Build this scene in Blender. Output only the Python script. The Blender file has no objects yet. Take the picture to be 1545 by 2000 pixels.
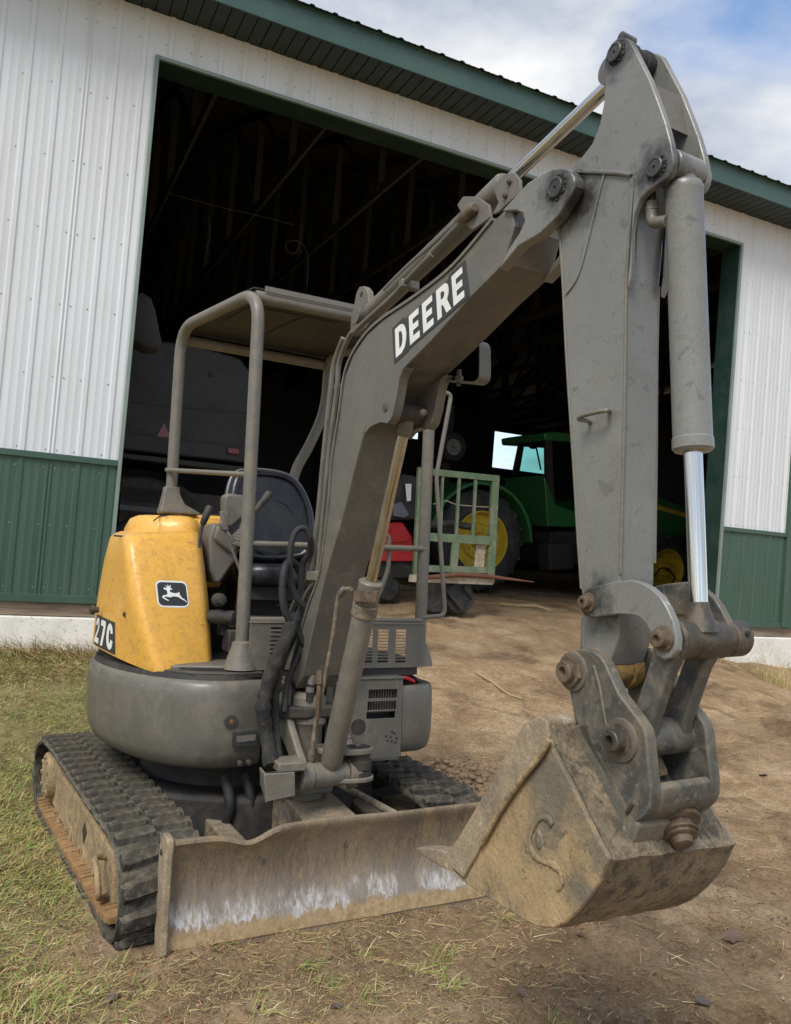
import bpy, bmesh, math, random
import numpy as np
from mathutils import Matrix, Vector, Euler, noise as mnoise
random.seed(7); RNG = np.random.default_rng(11)
scene = bpy.context.scene
COL = scene.collection

# ------------------------------------------------------------------ camera, sky, sun, exposure
cam_d = bpy.data.cameras.new('camera'); cam = bpy.data.objects.new('camera', cam_d); COL.objects.link(cam)
cam_d.sensor_fit = 'VERTICAL'; cam_d.sensor_height = 24.0; cam_d.sensor_width = 18.54; cam_d.lens = 18.6960
cam_d.clip_start = .05; cam_d.clip_end = 2000
cam.matrix_world = Matrix([[0.996623, -0.082107, -0.0, 0.0], [-0.002389, -0.028998, -0.999577, 0.0], [0.082073, 0.996202, -0.029096, 1.51497], [0, 0, 0, 1]])
scene.camera = cam

SUN_EL, SUN_ROT = math.radians(50), math.radians(206)     # rotation measured from +Y towards +X
world = bpy.data.worlds.new('World'); scene.world = world; world.use_nodes = True
def build_world():
    nt = world.node_tree; N = nt.nodes; L = nt.links
    for n in list(N): N.remove(n)
    out = N.new('ShaderNodeOutputWorld'); bg = N.new('ShaderNodeBackground'); bg.inputs['Strength'].default_value = .15
    sky = N.new('ShaderNodeTexSky'); sky.sky_type = 'NISHITA'; sky.sun_disc = False
    sky.sun_elevation = SUN_EL; sky.sun_rotation = SUN_ROT; sky.air_density = 1.0; sky.dust_density = .6; sky.ozone_density = 1.6
    tc = N.new('ShaderNodeTexCoord')
    mp = N.new('ShaderNodeMapping'); mp.inputs['Scale'].default_value = (1.0, 1.0, 1.9); mp.inputs['Location'].default_value = (3.02, 1.7, .46)
    L.new(tc.outputs['Generated'], mp.inputs['Vector'])
    n1 = N.new('ShaderNodeTexNoise'); n1.inputs['Scale'].default_value = 2.2; n1.inputs['Detail'].default_value = 9; n1.inputs['Roughness'].default_value = .52; n1.inputs['Distortion'].default_value = .35
    L.new(mp.outputs['Vector'], n1.inputs['Vector'])
    cr = N.new('ShaderNodeValToRGB'); e = cr.color_ramp.elements
    e[0].position = .39; e[0].color = (0, 0, 0, 1); e[1].position = .54; e[1].color = (1, 1, 1, 1)
    L.new(n1.outputs['Fac'], cr.inputs['Fac'])
    n2 = N.new('ShaderNodeTexNoise'); n2.inputs['Scale'].default_value = 3.4; n2.inputs['Detail'].default_value = 8; n2.inputs['Roughness'].default_value = .55
    mp2 = N.new('ShaderNodeMapping'); mp2.inputs['Location'].default_value = (7.3, .4, 2.2); mp2.inputs['Scale'].default_value = (1, 1, 2.2)
    L.new(tc.outputs['Generated'], mp2.inputs['Vector']); L.new(mp2.outputs['Vector'], n2.inputs['Vector'])
    cc = N.new('ShaderNodeValToRGB'); f = cc.color_ramp.elements
    f[0].position = .36; f[0].color = (1.85, 2.1, 2.6, 1); f[1].position = .66; f[1].color = (4.2, 4.2, 4.2, 1)
    L.new(n2.outputs['Fac'], cc.inputs['Fac'])
    mx = N.new('ShaderNodeMix'); mx.data_type = 'RGBA'
    L.new(cr.outputs['Color'], mx.inputs['Factor']); L.new(sky.outputs['Color'], mx.inputs['A']); L.new(cc.outputs['Color'], mx.inputs['B'])
    L.new(mx.outputs['Result'], bg.inputs['Color']); L.new(bg.outputs['Background'], out.inputs['Surface'])
build_world()

sun_d = bpy.data.lights.new('sun', 'SUN'); sun_d.energy = 1.9; sun_d.angle = math.radians(26); sun_d.color = (1.0, .96, .9)
sun = bpy.data.objects.new('sun', sun_d); COL.objects.link(sun)
sdir = Vector((math.sin(SUN_ROT)*math.cos(SUN_EL), math.cos(SUN_ROT)*math.cos(SUN_EL), math.sin(SUN_EL)))
sun.rotation_euler = sdir.to_track_quat('Z', 'Y').to_euler()

vs = scene.view_settings
vs.view_transform = 'Standard'; vs.look = 'None'; vs.gamma = 1.0; vs.use_curve_mapping = False; vs.exposure = .7
scene.render.engine = 'CYCLES'; scene.cycles.max_bounces = 6; scene.cycles.diffuse_bounces = 4

# ------------------------------------------------------------------ helpers
V = Vector
M_EXC = Matrix([[0.849113, -0.526485, -0.042661, -0.63426], [0.528096, 0.847835, 0.047849, 3.90693], [0.010978, -0.063158, 0.997943, 0.0], [0, 0, 0, 1]])          # machine frame: x to the machine's left, y to its tail, z up
M_HOUSE = Matrix([[0.994522, 0.104528, 0.0, 0.0], [-0.104528, 0.994522, 0.0, 0.0], [0.0, 0.0, 1.0, 0.0], [0, 0, 0, 1]])      # upper structure in the machine frame
M_BOOM = Matrix([[-0.034899, 0.999391, 0.0, 0.0], [-0.999391, -0.034899, 0.0, -0.84], [0.0, 0.0, 1.0, 0.72], [0, 0, 0, 1]])        # boom frame: x forward, y across, z up
M_BARN = Matrix([[0.905007, -0.425397, 0.0, -3.21336], [0.425397, 0.905007, 0.0, 6.836242], [0.0, 0.0, 1.0, 0.26217], [0, 0, 0, 1]])        # barn frame: x along the front wall, y into the barn, z above its ground line
ID = Matrix.Identity(4)

class Geo:
    def __init__(s): s.v = []; s.f = []; s.mi = []; s.cur = 0
    def add(s, vs, fs):
        o = len(s.v); s.v += [tuple(p) for p in vs]
        for f in fs: s.f.append(tuple(i+o for i in f)); s.mi.append(s.cur)
        return s
    def prism(s, poly, lo, hi, axis=1, d=(0, 0)):
        def mk(p, t, k):
            p = (p[0]+d[0]*k, p[1]+d[1]*k)
            return {0: (t, p[0], p[1]), 1: (p[0], t, p[1]), 2: (p[0], p[1], t)}[axis]
        n = len(poly); vs = [mk(p, lo, 0) for p in poly]+[mk(p, hi, 1) for p in poly]
        fs = [tuple(range(n)), tuple(range(2*n-1, n-1, -1))]+[(i, (i+1) % n, n+(i+1) % n, n+i) for i in range(n)]
        return s.add(vs, fs)
    def box(s, c, size, R=None):
        vs = []
        for x in (-.5, .5):
            for y in (-.5, .5):
                for z in (-.5, .5):
                    p = V((x*size[0], y*size[1], z*size[2]))
                    if R is not None: p = R @ p
                    vs.append(p+V(c))
        return s.add(vs, [(0, 1, 3, 2), (4, 6, 7, 5), (0, 4, 5, 1), (2, 3, 7, 6), (0, 2, 6, 4), (1, 5, 7, 3)])
    def beam(s, p0, p1, w, h, up=(0, 0, 1)):
        p0, p1 = V(p0), V(p1); d = (p1-p0); L = d.length; x = d.normalized(); y = V(up).cross(x)
        if y.length < 1e-4: y = V((0, 1, 0)).cross(x)
        y.normalize(); z = x.cross(y); R = Matrix((x, y, z)).transposed()
        return s.box((p0+p1)/2, (L, w, h), R)
    def ring(s, c, x, y, r, n): return [V(c)+x*(r*math.cos(2*math.pi*i/n))+y*(r*math.sin(2*math.pi*i/n)) for i in range(n)]
    def cyl(s, p0, p1, r0, r1=None, n=24):
        if r1 is None: r1 = r0
        return s.lathe(p0, p1, [(0, r0), (1, r1)], n, rel=True)
    def lathe(s, p0, p1, prof, n=24, rel=False, cap=True):
        """profile of (distance, radius) along p0->p1 (rel: fractions)"""
        p0, p1 = V(p0), V(p1); d = p1-p0; L = d.length; z = d.normalized()
        x = z.orthogonal().normalized(); y = z.cross(x)
        vs = []; fs = []
        for t, r in prof:
            vs += s.ring(p0+z*(t*L if rel else t), x, y, max(r, 1e-4), n)
        m = len(prof)
        for j in range(m-1):
            for i in range(n):
                fs.append((j*n+i, j*n+(i+1) % n, (j+1)*n+(i+1) % n, (j+1)*n+i))
        if cap: fs.append(tuple(range(n-1, -1, -1))); fs.append(tuple((m-1)*n+i for i in range(n)))
        return s.add(vs, fs)
    def tube(s, path, r, n=12, smooth=0, closed=False):
        P = [V(p) for p in path]
        if smooth: P = spline(P, smooth, closed)
        m = len(P); vs = []; prev = None
        for i in range(m):
            if closed: t = P[(i+1) % m]-P[i-1]
            else: t = (P[min(i+1, m-1)]-P[max(i-1, 0)])
            t.normalize()
            if prev is None: x = t.orthogonal().normalized()
            else: x = (prev-t*prev.dot(t)).normalized()
            prev = x; y = t.cross(x)
            rr = r[min(i, len(r)-1)] if isinstance(r, (list, tuple)) else r
            vs += s.ring(P[i], x, y, rr, n)
        fs = []
        for j in range(m if closed else m-1):
            k = (j+1) % m
            for i in range(n): fs.append((j*n+i, j*n+(i+1) % n, k*n+(i+1) % n, k*n+i))
        if not closed: fs += [tuple(range(n-1, -1, -1)), tuple((m-1)*n+i for i in range(n))]
        return s.add(vs, fs)
    def loft(s, secs, cap=True, closed=True):
        n = len(secs[0]); vs = [p for q in secs for p in q]; fs = []
        for j in range(len(secs)-1):
            for i in range(n if closed else n-1):
                fs.append((j*n+i, j*n+(i+1) % n, (j+1)*n+(i+1) % n, (j+1)*n+i))
        if cap: fs += [tuple(range(n-1, -1, -1)), tuple((len(secs)-1)*n+i for i in range(n))]
        return s.add(vs, fs)
    def ball(s, c, r, n=12, m=8, sc=(1, 1, 1)):
        vs = []; fs = []
        for j in range(m+1):
            th = math.pi*j/m
            for i in range(n):
                a = 2*math.pi*i/n
                vs.append(V(c)+V((r*sc[0]*math.sin(th)*math.cos(a), r*sc[1]*math.sin(th)*math.sin(a), r*sc[2]*math.cos(th))))
        for j in range(m):
            for i in range(n): fs.append((j*n+i, (j+1)*n+i, (j+1)*n+(i+1) % n, j*n+(i+1) % n))
        return s.add(vs, fs)
    def mesh(s, name, mats, M=None, ang=38, recalc=True):
        me = bpy.data.meshes.new(name)
        vs = s.v if M is None else [tuple(M @ V(p)) for p in s.v]
        me.from_pydata(vs, [], s.f)
        for m in (mats if isinstance(mats, (list, tuple)) else [mats]): me.materials.append(m)
        bm = bmesh.new(); bm.from_mesh(me)
        for f, k in zip(bm.faces, s.mi): f.material_index = k
        bmesh.ops.remove_doubles(bm, verts=bm.verts, dist=1e-6)
        if recalc: bmesh.ops.recalc_face_normals(bm, faces=bm.faces)
        lim = math.radians(ang)
        for f in bm.faces: f.smooth = True
        for e in bm.edges:
            e.smooth = len(e.link_faces) == 2 and e.calc_face_angle(0) < lim
        bm.to_mesh(me); bm.free()
        return me
    def build(s, name, mats, parent=None, M=None, bevel=0, ang=38, seg=2, recalc=True):
        o = bpy.data.objects.new(name, s.mesh(name, mats, M, ang, recalc)); COL.objects.link(o)
        if parent is not None: o.parent = parent
        if bevel:
            b = o.modifiers.new('bevel', 'BEVEL'); b.width = bevel; b.segments = seg; b.limit_method = 'ANGLE'; b.angle_limit = math.radians(42)
            b.harden_normals = False
        return o

def spline(P, k=6, closed=False):
    """Catmull-Rom through the points, k steps a span"""
    out = []; n = len(P)
    for i in range(n if closed else n-1):
        if closed: a, b, c, d = P[i-1], P[i], P[(i+1) % n], P[(i+2) % n]
        else: a, b, c, d = P[max(i-1, 0)], P[i], P[i+1], P[min(i+2, n-1)]
        for j in range(k):
            t = j/k
            out.append(.5*((2*b)+(c-a)*t+(2*a-5*b+4*c-d)*t*t+(3*b-a-3*c+d)*t*t*t))
    if not closed: out.append(P[-1])
    return out
def arcpath(P, r, k=5):
    """polyline with its corners rounded to radius about r"""
    P = [V(p) for p in P]; out = [P[0]]
    for i in range(1, len(P)-1):
        a, b, c = P[i-1], P[i], P[i+1]
        ra = min(r, (a-b).length*.49); rc = min(r, (c-b).length*.49)
        p, q = b+(a-b).normalized()*ra, b+(c-b).normalized()*rc
        for j in range(k+1):
            t = j/k; out.append(p*(1-t)**2+b*(2*t*(1-t))+q*t*t)
    out.append(P[-1]); return out
def chaikin(P, it=2, closed=True, w=.25):
    P = [V(p) for p in P]
    for _ in range(it):
        Q = []; n = len(P)
        for i in range(n if closed else n-1):
            a, b = P[i], P[(i+1) % n]; Q += [a*(1-w)+b*w, a*w+b*(1-w)]
        P = Q
    return P
def smooth2(poly, k=4):
    return [(p[0], p[1]) for p in spline([V((a, b, 0)) for a, b in poly], k, True)]
def empty(name, M=None, label=None, cat=None, group=None):
    o = bpy.data.objects.new(name, None); COL.objects.link(o); o.empty_display_size = .2
    if M is not None: o.matrix_world = M
    tag(o, label, cat, group); return o
def tag(o, label=None, cat=None, group=None, kind=None):
    if label: o['label'] = label
    if cat: o['category'] = cat
    if group: o['group'] = group
    if kind: o['kind'] = kind
    return o
def copy_tree(o, parent=None):
    c = o.copy(); COL.objects.link(c)
    if parent is not None: c.parent = parent
    for ch in list(o.children): copy_tree(ch, c)
    return c
def place(name, me, parent, M):
    o = bpy.data.objects.new(name, me); COL.objects.link(o); o.parent = parent; o.matrix_local = M; return o
def frame(x, y, z, o): 
    m = Matrix((x, y, z)).transposed().to_4x4(); m.translation = o; return m

# ------------------------------------------------------------------ materials
def mat(name, base, rough=.6, metal=0.0, dirt=None, dirt_amt=0.0, dscale=6.0, bump=0.0, bscale=60.0, var=.12, vscale=3.0,
        dust=0.0, dust_col=(.34, .27, .18), spots=None, spot_amt=.5, sscale=40.0, stretch=(1, 1, 1), spec=.5, coat=0.0, edge=None, edge_amt=.8, edge_r=.006, fine=0.0, scratch=None, scratch_amt=.6, wave=0.0):
    m = bpy.data.materials.new(name); m.use_nodes = True
    nt = m.node_tree; N = nt.nodes; L = nt.links; p = N['Principled BSDF']
    tc = N.new('ShaderNodeTexCoord'); mp = N.new('ShaderNodeMapping'); mp.inputs['Scale'].default_value = stretch
    L.new(tc.outputs['Object'], mp.inputs['Vector']); vec = mp.outputs['Vector']
    def noise(sc, det=6, ro=.6, dist=0.0):
        n = N.new('ShaderNodeTexNoise'); n.inputs['Scale'].default_value = sc; n.inputs['Detail'].default_value = det
        n.inputs['Roughness'].default_value = ro; n.inputs['Distortion'].default_value = dist; L.new(vec, n.inputs['Vector']); return n.outputs['Fac']
    def ramp(fac, a, b, ca=(0, 0, 0, 1), cb=(1, 1, 1, 1)):
        r = N.new('ShaderNodeValToRGB'); e = r.color_ramp.elements; e[0].position = a; e[0].color = ca; e[1].position = b; e[1].color = cb
        L.new(fac, r.inputs['Fac']); return r.outputs['Color']
    def mix(fac, a, b):
        x = N.new('ShaderNodeMix'); x.data_type = 'RGBA'
        for sock, v in (('Factor', fac), ('A', a), ('B', b)):
            if isinstance(v, (int, float)): x.inputs[sock].default_value = v
            elif isinstance(v, tuple): x.inputs[sock].default_value = (*v[:3], 1)
            else: L.new(v, x.inputs[sock])
        return x.outputs['Result']
    def mul(a, b):
        x = N.new('ShaderNodeMath'); x.operation = 'MULTIPLY'; x.use_clamp = True
        for i, v in enumerate((a, b)):
            if isinstance(v, (int, float)): x.inputs[i].default_value = v
            else: L.new(v, x.inputs[i])
        return x.outputs[0]
    lo = tuple(c*(1-var) for c in base); hi = tuple(min(1, c*(1+var)) for c in base)
    col = mix(ramp(noise(vscale, 5), .3, .7), lo, hi)
    rg = None
    if spots:
        col = mix(mul(ramp(noise(sscale, 4, .7, .5), .60, .66), spot_amt), col, spots)
    if dirt:
        dm = mul(ramp(noise(dscale, 9, .68, .6), .46, .62), dirt_amt)
        col = mix(dm, col, dirt); rg = dm
    if dust > 0:
        g = N.new('ShaderNodeNewGeometry'); sx = N.new('ShaderNodeSeparateXYZ'); L.new(g.outputs['Normal'], sx.inputs[0])
        up = ramp(sx.outputs['Z'], .1, .95)
        col = mix(mul(mul(up, ramp(noise(14, 8, .7), .25, .7)), dust), col, dust_col)
    if fine > 0:
        x = N.new('ShaderNodeMix'); x.data_type = 'RGBA'; x.blend_type = 'MULTIPLY'; x.inputs['Factor'].default_value = fine
        L.new(col, x.inputs['A']); L.new(ramp(noise(150, 4, .7), .3, .7, (.35, .34, .32, 1), (1.5, 1.48, 1.42, 1)), x.inputs['B']); col = x.outputs['Result']
    if scratch:
        s1 = ramp(noise(3.1, 2, .5, 1.2), .4965, .5035, (0, 0, 0, 1), (0, 0, 0, 1))
        r = s1.node.color_ramp.elements.new(.5); r.color = (1, 1, 1, 1)
        s2 = ramp(noise(7.3, 2, .5, .8), .497, .503, (0, 0, 0, 1), (0, 0, 0, 1))
        r = s2.node.color_ramp.elements.new(.5); r.color = (1, 1, 1, 1)
        a_ = N.new('ShaderNodeMath'); a_.operation = 'MAXIMUM'; L.new(s1, a_.inputs[0]); L.new(s2, a_.inputs[1])
        col = mix(mul(mul(a_.outputs[0], ramp(noise(9, 3, .6), .50, .60)), scratch_amt), col, scratch)
    if edge:
        bv = N.new('ShaderNodeBevel'); bv.samples = 4; bv.inputs['Radius'].default_value = edge_r
        g = N.new('ShaderNodeNewGeometry'); dt = N.new('ShaderNodeVectorMath'); dt.operation = 'DOT_PRODUCT'
        L.new(bv.outputs['Normal'], dt.inputs[0]); L.new(g.outputs['Normal'], dt.inputs[1])
        em_ = mul(mul(ramp(dt.outputs['Value'], .80, .985, (1, 1, 1, 1), (0, 0, 0, 1)), ramp(noise(18, 6, .7), .34, .56)), edge_amt)
        col = mix(em_, col, edge)
    L.new(col, p.inputs['Base Color'])
    p.inputs['Roughness'].default_value = rough; p.inputs['Metallic'].default_value = metal
    p.inputs['Specular IOR Level'].default_value = spec
    if coat: p.inputs['Coat Weight'].default_value = coat
    if rg is not None:
        x = N.new('ShaderNodeMix'); x.data_type = 'FLOAT'; L.new(rg, x.inputs['Factor']); x.inputs['A'].default_value = rough; x.inputs['B'].default_value = .95
        L.new(x.outputs['Result'], p.inputs['Roughness'])
    if bump > 0:
        b = N.new('ShaderNodeBump'); b.inputs['Strength'].default_value = bump; b.inputs['Distance'].default_value = .01
        L.new(noise(bscale, 7, .65), b.inputs['Height']); L.new(b.outputs['Normal'], p.inputs['Normal'])
    if wave > 0:
        b2 = N.new('ShaderNodeBump'); b2.inputs['Strength'].default_value = wave; b2.inputs['Distance'].default_value = .05
        L.new(noise(1.6, 2, .5), b2.inputs['Height'])
        if bump > 0: L.new(b2.outputs['Normal'], b.inputs['Normal'])
        else: L.new(b2.outputs['Normal'], p.inputs['Normal'])
    return m
def stain(m, centres, r0, r1, color, amt=.9):
    """grease or dirt smeared round given points of the machine frame"""
    nt = m.node_tree; N = nt.nodes; L = nt.links; p = N['Principled BSDF']; tc = N.new('ShaderNodeTexCoord')
    src = p.inputs['Base Color'].links[0].from_socket
    nz = N.new('ShaderNodeTexNoise'); nz.inputs['Scale'].default_value = 26; nz.inputs['Detail'].default_value = 7; nz.inputs['Roughness'].default_value = .7; L.new(tc.outputs['Object'], nz.inputs['Vector'])
    off = N.new('ShaderNodeMath'); off.operation = 'MULTIPLY_ADD'; off.inputs[1].default_value = (r1-r0)*2.6; off.inputs[2].default_value = -(r1-r0)*1.3; L.new(nz.outputs['Fac'], off.inputs[0])
    tot = None
    for c in centres:
        d = N.new('ShaderNodeVectorMath'); d.operation = 'DISTANCE'; L.new(tc.outputs['Object'], d.inputs[0]); d.inputs[1].default_value = tuple(c)
        a = N.new('ShaderNodeMath'); a.operation = 'ADD'; L.new(d.outputs['Value'], a.inputs[0]); L.new(off.outputs[0], a.inputs[1])
        if tot is None: tot = a.outputs[0]
        else:
            q = N.new('ShaderNodeMath'); q.operation = 'MINIMUM'; L.new(tot, q.inputs[0]); L.new(a.outputs[0], q.inputs[1]); tot = q.outputs[0]
    mr = N.new('ShaderNodeMapRange'); mr.inputs['From Min'].default_value = r0; mr.inputs['From Max'].default_value = r1; mr.inputs['To Min'].default_value = amt; mr.inputs['To Max'].default_value = 0; L.new(tot, mr.inputs['Value'])
    x = N.new('ShaderNodeMix'); x.data_type = 'RGBA'; L.new(mr.outputs[0], x.inputs['Factor']); L.new(src, x.inputs['A']); x.inputs['B'].default_value = (*color, 1)
    L.new(x.outputs['Result'], p.inputs['Base Color'])

GREY = (.112, .107, .092); MUD = (.36, .265, .155); RUST = (.16, .07, .03); SOIL = (.20, .135, .075)
m_grey = mat('grey_paint', GREY, .38, coat=.1, edge=(.34, .32, .28), edge_amt=.5, fine=.18, scratch=(.30, .28, .25), scratch_amt=.3, dirt=(.21, .18, .13), dirt_amt=.35, dscale=9, bump=.06, bscale=45, dust=.22, spots=(.34, .31, .26), spot_amt=.22, sscale=55)
m_grey_clean = mat('grey_arm_paint', (.190, .190, .176), .30, coat=.12, edge=(.42, .40, .35), edge_amt=.6, fine=.18, scratch=(.07, .065, .06), scratch_amt=.22, dirt=(.165, .155, .135), dirt_amt=.3, dscale=14, bump=.10, bscale=30, dust=.1, spots=(.08, .075, .07), spot_amt=.5, sscale=26)
m_grey_dusty = mat('dusty_grey_paint', (.138, .130, .110), .42, coat=.08, edge=(.36, .33, .27), edge_amt=.5, fine=.3, scratch=(.07, .06, .05), scratch_amt=.25, dirt=(.22, .18, .12), dirt_amt=.45, dscale=16, spots=(.10, .065, .04), spot_amt=.45, sscale=26, bump=.10, bscale=60, dust=.35)
m_grey_mud = mat('muddy_grey_steel', (.135, .12, .095), .65, edge=(.36, .29, .19), edge_amt=.7, fine=.45, dirt=(.33, .24, .14), dirt_amt=.8, dscale=20, bump=.3, bscale=50, dust=.5, spots=RUST, spot_amt=.4, sscale=30)
m_slate = mat('dark_slate_steel', (.060, .063, .059), .48, edge=(.30, .25, .17), edge_amt=.9, edge_r=.008, fine=.3, scratch=(.30, .29, .26), scratch_amt=.4, dirt=(.20, .165, .115), dirt_amt=.6, dscale=12, bump=.2, bscale=45, spots=(.26, .25, .23), spot_amt=.5, sscale=40, dust=.4)
m_yellow = mat('yellow_paint', (.76, .41, .068), .38, fine=.08, scratch=(.16, .09, .04), scratch_amt=.75, dirt=(.40, .22, .07), dirt_amt=.4, dscale=34, bump=.03, bscale=30, var=.06, spots=(.22, .13, .05), spot_amt=.4, sscale=48, coat=.15)
m_yellow_worn = mat('worn_yellow_paint', (.40, .24, .07), .6, dirt=(.09, .06, .04), dirt_amt=.85, dscale=18, bump=.2, fine=.4)
m_black = mat('black_rubber', (.018, .018, .019), .55, dirt=(.14, .115, .08), dirt_amt=.35, dscale=9, bump=.12, bscale=70, dust=.25)
m_hose = mat('rubber_hose', (.014, .014, .015), .6, dirt=(.06, .055, .047), dirt_amt=.35, dscale=20, bump=.4, bscale=90)
m_track = mat('track_rubber', (.030, .029, .027), .88, spec=.25, edge=(.30, .27, .21), edge_amt=.75, edge_r=.007, fine=.5, dirt=(.19, .175, .14), dirt_amt=.5, dscale=16, bump=.5, bscale=40, dust=.5, dust_col=(.21, .175, .115))
m_trackmud = mat('rusty_mud', (.27, .155, .068), .95, fine=.5, dirt=(.42, .26, .11), dirt_amt=.7, dscale=16, bump=.5, bscale=60)
m_mud = mat('dried_mud', (.37, .27, .15), .95, fine=.6, dirt=(.20, .15, .09), dirt_amt=.75, dscale=15, bump=.8, bscale=42, var=.25, vscale=6, spots=(.08, .075, .06), spot_amt=.7, sscale=22)
m_bucket = mat('bucket_side_mud', (.37, .265, .14), .92, fine=.38, edge=(.16, .11, .07), edge_amt=.7, dirt=(.125, .118, .095), dirt_amt=.8, dscale=4.2, bump=.55, bscale=46, var=.25, vscale=8, spots=(.13, .095, .06), spot_amt=.8, sscale=30)
m_wrapper = mat('bucket_back_steel', (.21, .165, .105), .7, fine=.7, edge=(.10, .085, .06), edge_amt=.8, dirt=(.055, .048, .035), dirt_amt=.8, dscale=26, bump=.6, bscale=70, var=.35, vscale=7, spots=(.30, .24, .15), spot_amt=.6, sscale=60)
m_chrome = mat('chrome', (.62, .615, .60), .13, 1.0, var=.06, bump=.01, bscale=90)
m_chrome_old = mat('stained_chrome', (.46, .41, .33), .2, 1.0, dirt=(.20, .165, .11), dirt_amt=.45, dscale=5, stretch=(5, 5, .5))
m_pin = mat('pin_steel', (.075, .068, .058), .45, .5, dirt=(.22, .17, .11), dirt_amt=.6, dscale=20, bump=.3, bscale=70)
m_rustpin = mat('rusty_pin', (.115, .08, .055), .6, .3, fine=.4, dirt=(.25, .19, .12), dirt_amt=.6, dscale=20, bump=.4, bscale=60)
m_dark = mat('dark_machinery', (.022, .021, .02), .7, dirt=(.09, .07, .05), dirt_amt=.5, dscale=8, bump=.2)
m_seat = mat('seat_vinyl', (.009, .010, .013), .27, bump=.06, bscale=120, dirt=(.07, .065, .06), dirt_amt=.2, dscale=8)
m_greyplastic = mat('grey_plastic', (.145, .132, .112), .55, fine=.3, dirt=(.10, .085, .07), dirt_amt=.4, dscale=9, bump=.12)
m_white = mat('white_decal', (.78, .77, .74), .5, var=.04, dirt=(.5, .47, .4), dirt_amt=.25, dscale=18)
m_decal = mat('dark_decal', (.030, .034, .034), .45)
m_roofdark = mat('canopy_underside', (.014, .014, .014), .55, dirt=(.035, .03, .025), dirt_amt=.4)
m_red = mat('red_paint', (.42, .015, .02), .35, var=.08)
# ------------------------------------------------------------------ ground
BI = M_BARN.inverted(); EI = M_EXC.inverted()
WG = M_BARN.translation.z
def sstep(a, b, x):
    t = np.clip((x-a)/(b-a), 0, 1); return t*t*(3-2*t)
def _hash(i, j, s): 
    h = np.sin(i*127.1+j*311.7+s*74.7)*43758.5453
    return h-np.floor(h)
def vnoise(x, y, s=0):
    i, j = np.floor(x), np.floor(y); u, v = x-i, y-j; u = u*u*(3-2*u); v = v*v*(3-2*v)
    a, b, c, d = _hash(i, j, s), _hash(i+1, j, s), _hash(i, j+1, s), _hash(i+1, j+1, s)
    return (a*(1-u)+b*u)*(1-v)+(c*(1-u)+d*u)*v-.5
def fbm(x, y, o=4, s=0):
    t = 0; k = 1.0
    for q in range(o): t = t+k*vnoise(x, y, s+q); x = x*2.03+5.1; y = y*2.03+1.7; k *= .5
    return t
_n = M_EXC.to_3x3() @ V((0, 0, 1)); _o = M_EXC.translation
def barn_y(x, y): return BI[1][0]*x+BI[1][1]*y+BI[1][3]
def barn_x(x, y): return BI[0][0]*x+BI[0][1]*y+BI[0][3]
def grassy(x, y):
    """1 on the lawn, 0 on the bare dirt of the yard"""
    by, bx = barn_y(x, y), barn_x(x, y)
    d = -1.02-x+.30*(y-3.6)*np.where(y > 3.6, .25, .22)
    g = sstep(-.5, .5, d+.75*fbm(x*1.3, y*1.3, 4, 3))
    g = np.maximum(g, sstep(.55, 0, np.abs(by+.35))*sstep(8.0, 8.5, bx)*.8)
    return g*sstep(.15, -.1, by)
def tread(x, y):
    """pressed track prints crossing the yard: (depth, 0..1 mask)"""
    dep = 0; msk = 0
    for x0, y0, x1, y1 in ((.95, 4.3, 1.75, 8.2), (2.0, 3.3, 2.95, 7.4), (3.3, 4.2, 3.9, 8.0), (.2, 2.2, 2.6, 3.0)):
        L_ = math.hypot(x1-x0, y1-y0); ux, uy = (x1-x0)/L_, (y1-y0)/L_
        t = (x-x0)*ux+(y-y0)*uy; d = -(x-x0)*uy+(y-y0)*ux+.10*np.sin(t*1.3)
        m = sstep(.19, .12, np.abs(d))*sstep(-.1, .3, t)*sstep(L_+.1, L_-.4, t)*np.clip(.55+1.5*fbm(x*2.1+4, y*2.1, 3, 77), 0, 1)
        dep = dep+m*(.020+.020*np.sign(np.sin(t*62+np.sign(d)*1.2))); msk = np.maximum(msk, m)
    return dep, msk
def height(x, y, detail=True):
    zm = _o.z-((x-_o.x)*_n.x+(y-_o.y)*_n.y)/_n.z
    zm = np.clip(zm, -.10, .075)
    by, bx = barn_y(x, y), barn_x(x, y)
    left = sstep(1.2, -.4, bx)
    zb = WG+.255*sstep(-.1, 1.9, by)+.115*sstep(1.6, 4.4, by)
    right = sstep(8.0, 8.6, bx)*sstep(.1, -.2, by)
    zb = zb-.25*right
    t = sstep(-2.9, -.1, by)
    z = zm*(1-t)+zb*t
    r = 1-grassy(x, y)
    z = z+.05*sstep(.0, -.35, by)*sstep(-1.1, -.35, by)*left          # bank of dead grass along the wall
    # heap of loose soil behind the machine
    z = z+.10*np.exp(-(((x-.55)/.28)**2+((y-5.1)/.3)**2))*(1+1.4*fbm(x*9, y*9, 3, 9))
    if detail:
        d2 = (x*x+(y-1)**2)
        far = 1/(1+d2/160)
        z = z+(.035*fbm(x*1.1, y*1.1, 3, 1)+.034*fbm(x*5, y*5, 5, 2)*(.35+r)+.026*r*fbm(x*15, y*15, 4, 8)+.03*r*np.clip(fbm(x*7+3, y*7, 3, 66)-.22, 0, 1))*far
        z = z-tread(x, y)[0]*r*far
    return z
def hz(x, y): return float(height(np.array([x]), np.array([y]))[0])

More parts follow.
